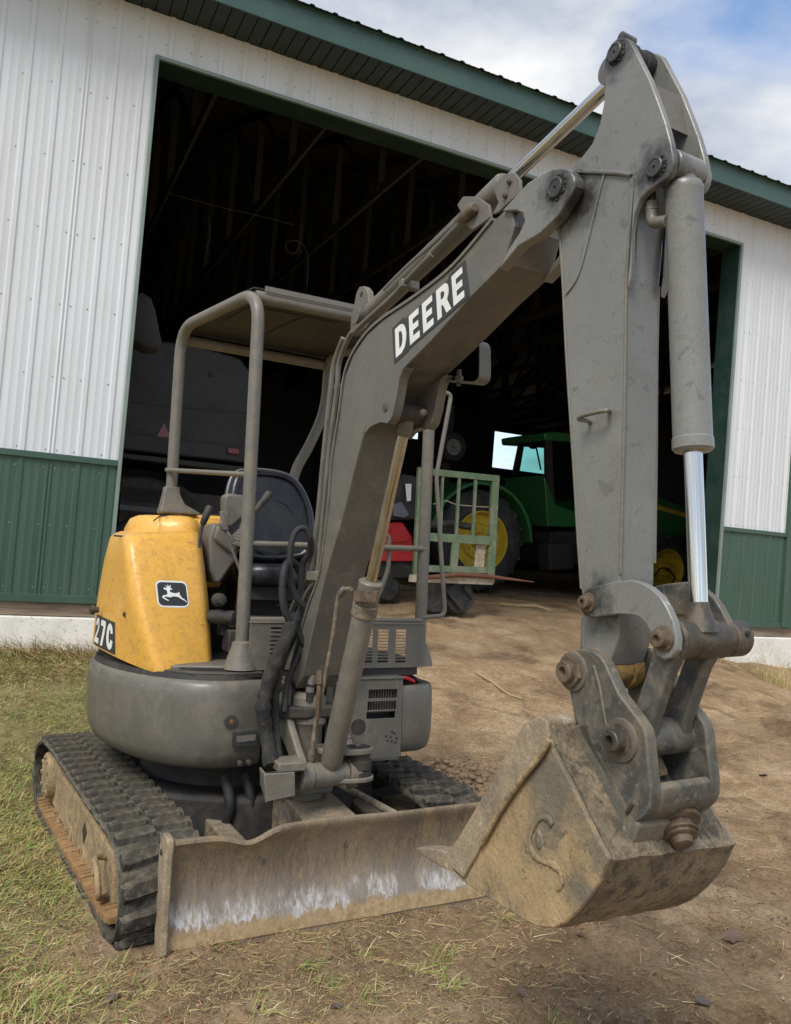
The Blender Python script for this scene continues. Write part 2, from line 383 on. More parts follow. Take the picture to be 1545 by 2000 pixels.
def grid(name, xs, ys, m):
    X, Y = np.meshgrid(xs, ys); Z = height(X, Y)
    nx, ny = len(xs), len(ys)
    co = np.stack([X.ravel(), Y.ravel(), Z.ravel()], 1).astype(np.float32)
    i = np.arange((nx-1)*(ny-1)); r, c = i//(nx-1), i % (nx-1); a = r*nx+c
    fa = np.stack([a, a+1, a+nx+1, a+nx], 1).astype(np.int32)
    me = bpy.data.meshes.new(name); me.vertices.add(len(co)); me.vertices.foreach_set('co', co.ravel())
    me.loops.add(fa.size); me.loops.foreach_set('vertex_index', fa.ravel())
    me.polygons.add(len(fa)); me.polygons.foreach_set('loop_start', np.arange(0, fa.size, 4, dtype=np.int32)); me.polygons.foreach_set('loop_total', np.full(len(fa), 4, dtype=np.int32))
    g = grassy(X, Y).ravel().astype(np.float32)
    at = me.attributes.new('lawn', 'FLOAT', 'POINT'); at.data.foreach_set('value', g)
    damp_shade = (np.clip(tread(X, Y)[1]*.8+.9*np.clip(fbm(X*.9, Y*.9, 4, 91)*1.5-.08, 0, 1)+.7*np.exp(-((X+.1)**2/1.6+(Y-2.75)**2/.35)), 0, 1)*(1-grassy(X, Y))).ravel().astype(np.float32)  # damp noise, darker foreground, and shade painted into the track prints
    at = me.attributes.new('damp_shade', 'FLOAT', 'POINT'); at.data.foreach_set('value', damp_shade)
    me.update(); me.validate(); me.shade_smooth()
    me.materials.append(m); o = bpy.data.objects.new(name, me); COL.objects.link(o); return o

def ground_material():
    m = bpy.data.materials.new('earth'); m.use_nodes = True; nt = m.node_tree; N = nt.nodes; L = nt.links; p = N['Principled BSDF']
    tc = N.new('ShaderNodeTexCoord')
    def noise(sc, det=8, ro=.65, dist=0.0):
        n = N.new('ShaderNodeTexNoise'); n.inputs['Scale'].default_value = sc; n.inputs['Detail'].default_value = det; n.inputs['Roughness'].default_value = ro
        n.inputs['Distortion'].default_value = dist; L.new(tc.outputs['Object'], n.inputs['Vector']); return n.outputs['Fac']
    def ramp(f, *st):
        r = N.new('ShaderNodeValToRGB'); e = r.color_ramp.elements
        while len(e) < len(st): e.new(.5)
        for q, (pos, c) in zip(e, st): q.position = pos; q.color = (*c, 1) if isinstance(c, tuple) else (c, c, c, 1)
        L.new(f, r.inputs['Fac']); return r.outputs['Color']
    def mix(f, a, b):
        x = N.new('ShaderNodeMix'); x.data_type = 'RGBA'
        for s, v in (('Factor', f), ('A', a), ('B', b)):
            if isinstance(v, (int, float)): x.inputs[s].default_value = v
            elif isinstance(v, tuple): x.inputs[s].default_value = (*v, 1)
            else: L.new(v, x.inputs[s])
        return x.outputs['Result']
    dirt = ramp(noise(2.2, 10, .62, .4), (.28, (.285, .182, .10)), (.5, (.46, .315, .18)), (.72, (.62, .46, .295)))
    fine = ramp(noise(55, 6, .7), (.3, .55), (.7, 1.5))
    mm = N.new('ShaderNodeMix'); mm.data_type = 'RGBA'; mm.blend_type = 'MULTIPLY'; mm.inputs['Factor'].default_value = .85
    L.new(dirt, mm.inputs['A']); L.new(fine, mm.inputs['B']); dirt = mm.outputs['Result']
    dirt = mix(ramp(noise(1.6, 8, .65, .8), (.52, 0.0), (.66, .75)), dirt, (.15, .10, .062))       # damp darker patches
    da = N.new('ShaderNodeAttribute'); da.attribute_name = 'damp_shade'
    dk = N.new('ShaderNodeMath'); dk.operation = 'MULTIPLY'; L.new(da.outputs['Fac'], dk.inputs[0]); L.new(ramp(noise(11, 8, .7), (.30, .35), (.62, .85)), dk.inputs[1])
    dirt = mix(dk.outputs[0], dirt, (.165, .105, .060))
    dirt = mix(ramp(noise(120, 3, .6), (.66, 0.0), (.70, .7)), dirt, (.42, .36, .28))             # tiny pale grit
    thatch = ramp(noise(9, 9, .7, .5), (.3, (.16, .13, .055)), (.5, (.28, .235, .10)), (.7, (.40, .33, .16)))
    at = N.new('ShaderNodeAttribute'); at.attribute_name = 'lawn'
    L.new(mix(at.outputs['Fac'], dirt, thatch), p.inputs['Base Color'])
    p.inputs['Roughness'].default_value = .95; p.inputs['Specular IOR Level'].default_value = .2
    b = N.new('ShaderNodeBump'); b.inputs['Strength'].default_value = .85; b.inputs['Distance'].default_value = .03
    ad = N.new('ShaderNodeMath'); ad.operation = 'ADD'; L.new(noise(16, 10, .72, .3), ad.inputs[0]); L.new(noise(70, 6, .7), ad.inputs[1])
    L.new(ad.outputs[0], b.inputs['Height']); L.new(b.outputs['Normal'], p.inputs['Normal'])
    return m
m_earth = ground_material()
def axis(lo, a, b, hi, st, far):
    L_ = [a-(a-lo)*t for t in np.linspace(1, 0, far+1)**1.6][:-1] if lo < a else []
    R_ = [b+(hi-b)*t for t in np.linspace(0, 1, far+1)**1.8][1:]
    return np.array(list(L_)+list(np.arange(a, b, st))+[b]+list(R_))
gx = axis(-260, -3.6, 4.6, 260, .022, 34)
gy = axis(-120, 1.9, 8.6, 320, .022, 44)
ground = grid('ground', gx, gy, m_earth); tag(ground, kind='structure')
# ------------------------------------------------------------------ barn
m_wsteel = mat('white_steel', (.655, .675, .685), .38, dirt=(.52, .50, .46), dirt_amt=.22, dscale=2.2, stretch=(1, 1, .25), wave=.10, var=.03, spec=.4)
m_gsteel = mat('green_steel', (.042, .092, .064), .42, dirt=(.10, .12, .09), dirt_amt=.22, dscale=3, stretch=(1, 1, .3), bump=.02, bscale=14, var=.06)
m_dkgreen = mat('dark_green_trim', (.016, .042, .034), .45, dirt=(.06, .08, .07), dirt_amt=.2, dscale=4)
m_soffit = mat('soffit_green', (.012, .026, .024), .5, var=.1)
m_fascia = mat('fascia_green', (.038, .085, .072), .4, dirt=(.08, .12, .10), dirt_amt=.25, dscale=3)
m_roofsteel = mat('roof_steel', (.03, .05, .04), .5, dirt=(.06, .05, .04), dirt_amt=.4)
m_concrete = mat('concrete', (.80, .775, .70), .9, dirt=(.58, .53, .44), dirt_amt=.5, dscale=4, bump=.35, bscale=30, spots=(.12, .10, .08), spot_amt=.6, sscale=30)
m_wood = mat('weathered_wood', (.26, .195, .135), .85, dirt=(.07, .05, .035), dirt_amt=.6, dscale=5, stretch=(.35, 6, 6), bump=.3, bscale=20)
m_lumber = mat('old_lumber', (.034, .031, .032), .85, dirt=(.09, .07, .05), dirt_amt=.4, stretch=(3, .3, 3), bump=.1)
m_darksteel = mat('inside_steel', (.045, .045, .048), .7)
m_screw = mat('screw', (.30, .29, .27), .45, .4)
m_edge = mat('pale_trim', (.20, .25, .22), .5)
barn = empty('pole_barn', M_BARN, 'white and green ribbed steel barn with a wide open doorway behind the excavator', 'barn')
S0, S1 = .795, 8.20          # doorway
ZH, ZT = 5.40, 5.83          # door head, wall top
ZW, ZB = 1.69, .46           # top and bottom of the green wainscot
P_ = .2286
RIB0 = [(0.205,3.555)][0][0]
def panel_profile(w0, w1, ph):
    """ribbed sheet section from w0 to w1; major rib at multiples of the pitch"""
    pts = [w0]; k = math.ceil((w0-ph-.03)/P_)
    out = [(w0, 0.0)]
    while ph+k*P_ < w1+.03:
        c = ph+k*P_
        for dx, h in ((-.030, 0), (-.016, -.011), (.016, -.011), (.030, 0), (.072, 0), (.078, -.0022), (.086, -.0022), (.092, 0), (.136, 0), (.142, -.0022), (.150, -.0022), (.156, 0)):
            if w0 < c+dx < w1: out.append((c+dx, h))
        k += 1
    out.append((w1, 0.0)); return out
def wall_panel(name, w0, w1, z0, z1, m, y=0.0, ph=None):
    pr = panel_profile(w0, w1, RIB0 if ph is None else ph)
    th = .004
    poly = [(a, y+h) for a, h in pr]+[(a, y+h+th) for a, h in reversed(pr)]
    return Geo().prism(poly, z0, z1, axis=2).build(name, m, barn, ang=24)
PW = 4*P_
def run(name, a, b, z0, z1, m, y=0.0):
    edges = [a]; k = math.floor((a-RIB0)/PW)+1
    while RIB0+k*PW < b-.02:
        if RIB0+k*PW > a+.05: edges.append(RIB0+k*PW)
        k += 1
    edges.append(b)
    for i, (e0, e1) in enumerate(zip(edges, edges[1:])): wall_panel(name, e0, e1+.0, z0, z1, m, y-.0012*(i % 2))
WL, WR, CT = -6.6, 21.0, 9.46
run('wall_panel', WL, S0-.03, ZW+.02, ZT, m_wsteel); run('wall_panel', S0-.03, S1+.03, ZH+.03, ZT, m_wsteel); run('wall_panel', S1+.03, WR, ZW+.02, ZT, m_wsteel)
run('wainscot_panel', WL, S0-.03, ZB+.02, ZW-.02, m_gsteel); run('wainscot_panel', S1+.03, WR, ZB+.02, ZW-.02, m_gsteel)
for a, b in ((WL, S0), (S1, WR)):
    Geo().box(((a+b)/2, -.012, ZW), (b-a-.004, .034, .055)).build('wainscot_trim', m_gsteel, barn, bevel=.004)
    Geo().box(((a+b)/2, -.010, ZB), (b-a-.004, .036, .07)).build('base_trim', m_gsteel, barn, bevel=.004)
    n = max(1, int((b-a)/2.4)); st = (b-a)/n
    for i in range(n):
        Geo().box((a+st*(i+.5), .03, .365), (st-.006, .05, .118)).build('skirt_board', m_wood, barn, bevel=.004)
    Geo().box(((a+b)/2, .06, -.05), (b-a, .20, .70)).build('concrete_footing', m_concrete, barn, bevel=.012)
# doorway trim: thin pale edge on the face, dark green returns
Geo().box((S0-.016, -.014, (ZB+ZH)/2+.01), (.034, .036, ZH-ZB+.05)).build('door_edge_trim', m_edge, barn, bevel=.004)
Geo().box((S1+.016, -.014, (ZB+ZH)/2+.01), (.034, .036, ZH-ZB+.05)).build('door_edge_trim', m_edge, barn, bevel=.004)
Geo().box(((S0+S1)/2, -.014, ZH+.017), (S1-S0-.002, .034, .034)).build('door_edge_trim', m_edge, barn, bevel=.004)
Geo().box((S0-.022, .15, ZH/2+.1), (.04, .286, ZH-.2)).build('door_jamb', m_dkgreen, barn)
Geo().box((S1+.022, .15, ZH/2+.1), (.04, .286, ZH-.2)).build('door_jamb', m_dkgreen, barn)
Geo().box(((S0+S1)/2, .15, ZH+.022), (S1-S0+.08, .286, .04)).build('door_head', m_dkgreen, barn)
Geo().box(((S0+S1)/2, .33, ZH+.25), (S1-S0+.3, .06, .42)).build('door_header_beam', m_dkgreen, barn)
Geo().box((CT+.01, -.018, 3.13), (.11, .05, 5.38)).build("corner_trim", m_gsteel, barn, bevel=.006)
# eave: soffit planks, fascia, roof sheets
OV = -.46; ZF0, ZF1 = 5.83, 6.07
sw = .122; k = 0; s = WL
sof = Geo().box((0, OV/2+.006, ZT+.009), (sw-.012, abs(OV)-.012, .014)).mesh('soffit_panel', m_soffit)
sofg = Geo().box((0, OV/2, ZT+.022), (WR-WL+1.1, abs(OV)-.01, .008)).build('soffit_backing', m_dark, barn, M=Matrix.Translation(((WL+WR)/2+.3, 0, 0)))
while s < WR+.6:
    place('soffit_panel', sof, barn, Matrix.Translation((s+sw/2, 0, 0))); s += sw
for a in np.arange(WL, WR+.5, 3.05):
    b = min(a+3.05, WR+.62)
    Geo().prism([(OV, ZF0-.012), (OV-.02, ZF0-.012), (OV-.02, ZF1-.03), (OV-.032, ZF1-.026), (OV-.032, ZF1), (OV, ZF1)], a+.001, b-.001, axis=0).build('fascia_board', m_fascia, barn)
SLOPE = 4/12
def roof_panel(w0, w1):
    pr = panel_profile(w0, w1, RIB0)
    y0, z0, y1 = OV-.075, ZF1+.012-.075*SLOPE+.0, 9.0
    z1 = z0+(y1-y0)*SLOPE
    secs = []
    bot = [(a, -h*1.35) for a, h in pr]
    loop = bot+[(a, h-.004) for a, h in reversed(bot)]
    return Geo().loft([[V((a, y, z+h)) for a, h in loop] for y, z in ((y0, z0), (y1, z1))]).build('roof_panel', m_roofsteel, barn, ang=24)
s = WL
while s < WR+.62: roof_panel(s, min(s+PW, WR+.66)); s += PW
yr0 = 18.4
Geo().prism([(9.0, 9.18), (9.0, 9.21), (yr0, 6.10), (yr0, 6.07)], WL-.2, WR+.8, axis=0).build('rear_roof_slope', m_roofsteel, barn)
# screws along the girt lines
sg = Geo()
def screw(a, z, y): sg.lathe((a, y+.001, z), (a, y-.006, z), [(0, .0068), (.003, .0068), (.0035, .004), (.007, .003)], 6)
for z in [x for x in np.arange(ZW+.06, ZT-.1, .635)]+[ZT-.10]:
    kk = math.ceil((WL-RIB0)/P_)
    while RIB0+kk*P_ < WR:
        c = RIB0+kk*P_
        for dx in ((-.045, .045) if kk % 4 == 0 else (-.045,)):
            a = c+dx
            inside = S0-.05 < a < S1+.05
            if WL < a < WR-.05 and a > -3 and (z > ZH+.04 or not inside): screw(a, z, -.001)
        kk += 1
for z in (ZB+.09, (ZB+ZW)/2+.02, ZW-.1):
    kk = math.ceil((-3-RIB0)/P_)
    while RIB0+kk*P_ < WR-.05:
        c = RIB0+kk*P_
        for dx in ((-.045, .045) if kk % 4 == 0 else (-.045,)):
            if not (S0-.05 < c+dx < S1+.05): screw(c+dx, z, -.001)
        kk += 1
tag(sg.build('screws', m_screw, barn), kind='stuff')
kk = math.ceil((S0-RIB0)/P_)
# interior shell
YB = 17.8
wpl = (-WL+WR)
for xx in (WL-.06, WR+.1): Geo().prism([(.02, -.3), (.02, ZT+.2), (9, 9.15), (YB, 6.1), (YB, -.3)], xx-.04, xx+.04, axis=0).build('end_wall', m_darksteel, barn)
# rear wall with its tall daylight openings
_o1 = [(15.711,5.425),(17.401,4.074)]; _o2 = [(12.187,5.184),(12.555,4.720)]
OPEN = sorted([(_o2[0][0], _o2[1][0], _o2[1][1], _o2[0][1]), (_o1[0][0], _o1[0][0]+.95*(_o1[1][0]-_o1[0][0])+.9, _o1[1][1], _o1[0][1])])
def back(a, b, z0, z1):
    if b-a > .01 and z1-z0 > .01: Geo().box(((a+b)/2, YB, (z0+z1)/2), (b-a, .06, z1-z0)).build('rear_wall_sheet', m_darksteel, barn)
xs = [WL]
for a, b, z0, z1 in OPEN:
    back(xs[-1], a, -.3, 6.3); back(a, b, z1, 6.3); back(a, b, -.3, z0); xs.append(b)
back(xs[-1], WR, -.3, 6.3)
# roof trusses spanning front to back, 1.22 m apart
def truss(x):
    g = Geo(); t = .04; yr = YB/2
    zt = lambda y: ZT+.10+min(y, YB-y)*SLOPE
    g.box((x, YB/2+.1, ZT-.06), (t, YB-.4, .14))
    for y0, y1 in ((.2, yr), (YB-.2, yr)): g.beam((x, y0, zt(y0)), (x, y1, zt(y1)), t, .14)
    ys = np.linspace(.4, YB-.4, 11)
    for i, y in enumerate(ys):
        g.beam((x, y, ZT-.05), (x, y, zt(y)-.03), t*.95, .09, up=(1, 0, 0))
        if i+1 < len(ys):
            y2 = ys[i+1]
            if y < yr: g.beam((x, y, ZT-.02), (x, y2, zt(y2)-.06), t*.9, .09, up=(1, 0, 0))
            else: g.beam((x, y, zt(y)-.06), (x, y2, ZT-.02), t*.9, .09, up=(1, 0, 0))
    return g
tr = truss(0).mesh('roof_truss', m_lumber)
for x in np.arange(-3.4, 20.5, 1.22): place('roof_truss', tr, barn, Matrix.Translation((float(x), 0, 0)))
pm = Geo().box((0, 0, 0), (WR-WL, .04, .09)).mesh('purlin', m_lumber)
for i in range(13):
    y = .5+i*.68
    place('purlin', pm, barn, Matrix.Translation(((WL+WR)/2, y, ZT+.24+y*SLOPE)))
post = Geo().box((0, 0, 3), (.14, .14, 6)).mesh('post', m_lumber)
for x in [q for q in np.arange(-3.4, 20.5, 2.44) if not any(a-.2 < q < b+.2 for a, b, *_r in OPEN)]: place('post', post, barn, Matrix.Translation((float(x), YB-.14, 0)))
# ------------------------------------------------------------------ things inside the barn (barn frame)
def Bn(g, name, m, parent, **k): return g.build(name, m, parent, **k)
def inside(name, label, cat, group=None):
    o = empty(name, None, label, cat, group); o.matrix_world = M_BARN; return o
m_tgreen = mat('tractor_green', (.030, .165, .050), .3, dirt=(.07, .06, .035), dirt_amt=.3, coat=.3)
m_tyellow = mat('tractor_yellow', (.62, .44, .03), .4, dirt=(.30, .21, .06), dirt_amt=.5, dscale=5)
m_tyre = mat('tyre_rubber', (.026, .026, .028), .7, dirt=(.11, .10, .08), dirt_amt=.45, dscale=8, bump=.2)
m_frame = mat('old_green_paint', (.115, .185, .10), .6, fine=.4, dirt=(.30, .26, .20), dirt_amt=.6, dscale=6, bump=.1, spots=(.14, .07, .03), spot_amt=.7, sscale=22)
m_rusty = mat('rust_steel', (.15, .06, .03), .8, dirt=(.09, .045, .03), dirt_amt=.6, bump=.3)
m_palewood = mat('pale_board', (.42, .36, .27), .8, dirt=(.20, .13, .08), dirt_amt=.6, dscale=9)
def glass():
    m = bpy.data.materials.new('tinted_glass'); m.use_nodes = True; nt = m.node_tree; N = nt.nodes; L = nt.links
    for n in list(N): N.remove(n)
    o = N.new('ShaderNodeOutputMaterial'); t = N.new('ShaderNodeBsdfTransparent'); t.inputs[0].default_value = (.52, .80, .74, 1)
    g = N.new('ShaderNodeBsdfGlossy'); g.inputs['Roughness'].default_value = .05; x = N.new('ShaderNodeMixShader'); x.inputs[0].default_value = .06
    L.new(t.outputs[0], x.inputs[1]); L.new(g.outputs[0], x.inputs[2]); L.new(x.outputs[0], o.inputs['Surface']); return m
m_glass = glass()
# tractor -----------------------------------------------------------------
trc = inside('tractor', 'green farm tractor with yellow wheels parked inside the dark barn', 'tractor')
rw = V([(7.324,4.400,1.274)][0]); fw_ = V([(11.741,4.500,1.002)][0])
def wheel(c, R, wd, rr, lugn, parent):
    y0, y1 = c.y, c.y+wd
    t = Bn(Geo().lathe(c, c+V((0, wd, 0)), [(0, rr), (.0, rr*1.06), (-.015, (R+rr)/2), (.03, R*.93), (.07, R*.965), (wd/2, R*.975), (wd-.07, R*.965), (wd-.03, R*.93), (wd, rr)], 48, cap=False), 'tyre', m_tyre, parent, ang=50)
    for i in range(lugn):
        for s in (0, 1):
            a = 2*math.pi*(i+.5*s)/lugn
            g = Geo(); secs = []
            for k in range(4):
                u = k/3; yy = (wd*.02+wd*.5*u) if s == 0 else (wd*.98-wd*.5*u); aa = a+.24*u; r0 = R*.93 if k == 0 else R*.965
                hw = .018
                p = lambda r, da: V((c.x+r*math.cos(aa+da), y0+yy, c.z+r*math.sin(aa+da)))
                secs.append([p(r0-.03, -hw*1.4/R), p(R*(.97 if k == 0 else 1.0), -hw/R), p(R*(.97 if k == 0 else 1.0), hw/R), p(r0-.03, hw*1.4/R)])
            Bn(g.loft(secs), 'tyre_lug', m_tyre, t)
    rim = Bn(Geo().lathe(c, c+V((0, wd, 0)), [(.02, rr*.985), (-.004, rr*1.0), (-.004, rr*.95), (.05, rr*.90), (.16, rr*.86), (.17, rr*.62), (.12, rr*.56), (.12, rr*.30), (.06, rr*.26), (.02, rr*.24), (.02, .02)], 48, cap=False), 'rim', m_tyellow, parent, ang=30)
    for i in range(10):
        a = 2*math.pi*i/10
        q = c+V((rr*.42*math.cos(a), .12, rr*.42*math.sin(a))); Geo().lathe(q, q-V((0, .03, 0)), [(0, .02), (.028, .018)], 6).build('wheel_nut', m_tyellow, rim)
    return t
wheel(rw, .90, .48, .535, 20, trc); wheel(rw+V((.0, .62, 0)), .90, .48, .535, 20, trc)
wheel(fw_, .70, .38, .43, 16, trc)
fen = []
for i in range(13):
    a = math.radians(165-i*13.5); fen.append((rw.x+.99*math.cos(a), rw.z+.99*math.sin(a)))
Bn(Geo().prism(fen+[(rw.x+(x-rw.x)*1.06, rw.z+(z-rw.z)*1.06) for x, z in reversed(fen)], rw.y-.04, rw.y+1.1, axis=1), 'fender', m_tgreen, trc, bevel=.01)
cyy = 4.78
Bn(Geo().prism([(8.695,3.382),(8.866,3.433),(9.766,3.481),(9.780,3.323),(8.730,3.251)], cyy-.05, cyy+1.45, axis=1), 'cab_roof', m_tgreen, trc, bevel=.03)
nr = [(8.775,3.276),(8.914,3.294),(9.104,2.015),(8.914,2.036)]; nf = [(9.606,3.341),(9.728,3.357),(9.866,1.885),(9.744,1.874)]
fr = [(9.105,3.468),(9.217,3.483),(9.128,2.683),(8.990,2.689)]; ff = [(10.027,3.489),(10.131,3.502),(10.270,2.027),(10.165,2.018)]
for p, y in ((nr, cyy), (nf, cyy), (fr, 6.1), (ff, 6.1)): Bn(Geo().prism(p, y, y+.07, axis=1), 'cab_pillar', m_dark, trc)
Bn(Geo().prism([(nr[1][0], nr[1][1]), (nf[0][0], nf[0][1]), (nf[3][0], nf[3][1]), (nr[2][0], nr[2][1])], cyy+.03, cyy+.036, axis=1), 'cab_glass', m_glass, trc)
A, B_ = fr[1], nr[0]; C_, D_ = nr[3], fr[3]
Bn(Geo().add([V((A[0], 6.1, A[1])), V((B_[0], cyy+.05, B_[1])), V((C_[0], cyy+.05, C_[1])), V((D_[0], 6.1, D_[1])), V((A[0]+.006, 6.1, A[1])), V((B_[0]+.006, cyy+.05, B_[1])), V((C_[0]+.006, cyy+.05, C_[1])), V((D_[0]+.006, 6.1, D_[1]))], [(0, 1, 2, 3), (7, 6, 5, 4), (0, 4, 5, 1), (1, 5, 6, 2), (2, 6, 7, 3), (3, 7, 4, 0)]), 'rear_glass', m_glass, trc)
Bn(Geo().prism([(8.791,2.603),(9.098,2.082),(9.913,1.908),(9.932,1.712),(8.950,1.654),(8.843,2.300)], cyy-.02, cyy+1.35, axis=1), 'cab_base', m_tgreen, trc, bevel=.02)
q = V([(8.900,6.000,3.341)][0])
Bn(Geo().box(q, (.14, .1, .14)), 'work_lamp', m_dark, trc, bevel=.03)
q = V([(9.057,5.600,3.189)][0])
Bn(Geo().tube([q+V((0, 0, .2)), q+V((.1, 0, 0)), q+V((.24, 0, -.4))], .018, 8), 'wiper', m_dark, trc)
Bn(Geo().ball(q+V((0, 0, .05)), .09, 10, 8, (1.2, .5, .7)), 'cab_mirror', m_dark, trc)
Bn(Geo().prism([(9.258,2.097),(10.588,2.523),(11.792,2.506),(13.278,2.234),(13.438,1.809),(11.805,1.646),(9.782,1.697)], cyy+.2, cyy+1.15, axis=1), 'hood', m_tgreen, trc, bevel=.04)
Bn(Geo().prism([(11.532,2.356),(13.289,2.114),(13.297,2.028),(11.541,2.263)], cyy+.194, cyy+.2, axis=1), 'hood_stripe', m_tyellow, trc)
Bn(Geo().prism([(9.022,1.543),(9.831,1.644),(11.571,1.674),(11.600,1.375),(10.137,1.029),(9.115,0.920)], cyy, cyy+.9, axis=1), 'chassis', m_dark, trc, bevel=.02)
Bn(Geo().prism([(8.822,1.329),(9.375,1.406),(9.470,0.895),(8.903,0.825)], rw.y+.1, rw.y+.5, axis=1), 'fuel_tank', m_dark, trc, bevel=.05)
Bn(Geo().tube([(11.358,4.450,0.873),(11.502,4.450,1.033),(11.703,4.450,1.024),(11.893,4.450,0.871),(11.797,4.450,0.744)], .018, 8, 5), 'steering_hose', m_black, trc)
for p in (rw, fw_): Bn(Geo().cyl(p+V((0, .1, 0)), p+V((0, 1.6, 0)), .12), 'axle', m_dark, trc)
# green stake rack with rusty bale spear ------------------------------------
gf = inside('stake_rack', 'worn light green steel rack with upright bars and a rusty spear in the barn doorway', 'steel rack')
GYF = 1.6
def gp(name, pts, m, w0=0.0, w1=.06, **k): return Bn(Geo().prism(pts, GYF+w0, GYF+w1, axis=1), name, m, gf, **k)
gp('left_post', [(4.580,2.153),(4.676,2.157),(4.775,0.673),(4.642,0.666)], m_frame, bevel=.005)
gp('right_post', [(5.704,2.153),(5.810,2.157),(5.862,0.712),(5.748,0.714)], m_frame, bevel=.005)
gp('top_rail', [(4.677,2.150),(5.808,2.171),(5.816,2.089),(4.685,2.065)], m_frame, -.004, .05, bevel=.004)
gp('middle_rail', [(4.731,1.319),(5.763,1.342),(5.766,1.225),(4.733,1.213)], m_frame, -.004, .05, bevel=.004)
for p in ([(4.932,2.084),(4.962,2.088),(5.001,1.326),(4.971,1.324)], [(5.178,2.090),(5.216,2.094),(5.240,1.331),(5.201,1.328)], [(5.428,2.096),(5.468,2.094),(5.491,1.336),(5.451,1.333)]):
    gp('bar', p, m_frame, .005, .035)
gp('lower_post', [(5.162,1.251),(5.270,1.252),(5.276,0.765),(5.176,0.760)], m_frame, .0, .04, bevel=.004)
gp('back_board', [(5.556,1.231),(5.701,1.227),(5.703,0.856),(5.558,0.862)], m_palewood, .045, .07)
gp('bottom_board', [(4.574,0.768),(5.821,0.800),(5.823,0.697),(4.568,0.676)], m_palewood, -.02, .01)
gp('lower_rail', [(4.829,0.901),(5.729,0.926),(5.736,0.844),(4.822,0.815)], m_frame, .01, .06)
Bn(Geo().tube([V(p) for p in [(4.790,1.500,0.748),(5.259,1.550,0.809),(5.733,1.550,0.807),(6.287,1.300,0.781)]], [.03, .032, .03, .006], 10), 'spear', m_rusty, gf)
Bn(Geo().tube([(4.884,1.700,1.698),(5.063,1.700,1.762),(5.261,1.700,1.725),(5.797,1.700,1.739)], .007, 6, 4), 'hose_line', m_palewood, gf)
Bn(Geo().tube([(4.916,1.800,1.429),(5.223,1.800,1.474),(5.584,1.800,1.447)], .05, 10), 'cross_pipe', m_dark, gf)
c = V([(5.163,1.700,0.493)][0])
for dx in (-.12, .25):
    Bn(Geo().lathe(c+V((dx, 0, 0)), c+V((dx, .2, 0)), [(0, .08), (.0, .20), (.05, .23), (.15, .23), (.2, .2)], 24), 'rack_tyre', m_tyre, gf)
for p in ([(5.141,1.650,0.606),(5.311,1.650,0.444),(5.441,1.650,0.312)], [(5.409,1.650,0.652),(5.583,1.650,0.489),(5.493,1.650,0.348)]): Bn(Geo().tube(p, .025, 8), 'rack_strut', m_dark, gf)
# red implement behind the rack ----------------------------------------------
rm = inside('red_machine', 'red walk-behind implement with black engine partly hidden behind the boom', 'machine')
RYF = 2.6
def rp2(name, pts, m, w0=0, w1=.5, **k): return Bn(Geo().prism(pts, RYF+w0, RYF+w1, axis=1), name, m, rm, **k)
rp2('housing', [(4.578,1.240),(4.625,1.408),(4.909,1.446),(5.073,1.255),(5.137,0.916),(4.471,0.868),(4.464,1.110)], m_red, bevel=.03)
rp2('front_plate', [(4.697,1.141),(4.753,1.404),(4.895,1.423),(5.026,1.237),(4.951,1.173)], m_red, -.03, .02, bevel=.005)
rp2('red_skirt', [(4.428,0.994),(5.143,1.026),(5.154,0.909),(4.440,0.866)], m_red, -.05, .2, bevel=.01)
rp2('engine', [(4.623,1.437),(4.679,1.860),(4.863,2.132),(5.092,2.120),(5.124,1.500)], m_dark, .05, .45, bevel=.03)
rp2('tank', [(4.727,1.684),(4.859,1.732),(4.996,1.562),(4.920,1.505),(4.742,1.519)], mat('grey_tank', (.12, .13, .15), .4), .0, .06, bevel=.01)
rp2('tag', [(4.884,1.989),(4.981,1.999),(4.994,1.759),(4.931,1.746)], m_white, -.01, -.006)
rp2('base', [(4.486,0.869),(5.154,0.902),(5.144,0.661),(4.562,0.631)], m_dark, .0, .4, bevel=.02)
c = V([(4.757,2.600,0.655)][0]); c.z = .31+.19
Bn(Geo().lathe(c, c+V((0, .14, 0)), [(0, .05), (.0, .16), (.03, .19), (.11, .19), (.14, .16)], 20), 'wheel', m_tyre, rm)
# wheel hanging on the rear post
sw_ = inside('spare_wheel', 'small spare wheel with pale rim hanging deep inside the barn', 'wheel')
c = V([(8.065,7.000,3.190)][0]); k_ = .0117
Bn(Geo().lathe(c, c+V((0, .22, 0)), [(0, 15*k_), (-.02, 16*k_), (-.02, 24*k_), (.04, 28*k_), (.18, 28*k_), (.22, 20*k_)], 32, cap=False), 'tyre', m_tyre, sw_, ang=50)
Bn(Geo().lathe(c, c+V((0, .22, 0)), [(.0, 15.5*k_), (.05, 14*k_), (.06, 8*k_), (.03, 6*k_), (.03, 2.5*k_), (.06, 2*k_)], 32, cap=False), 'rim', mat('pale_rim', (.30, .30, .29), .5, dirt=(.1, .09, .08), dirt_amt=.4), sw_)
hp = Bn(Geo().box(c+V((0, .35, -.8)), (.18, .18, 3.4)), 'hanger_post', m_lumber, sw_)
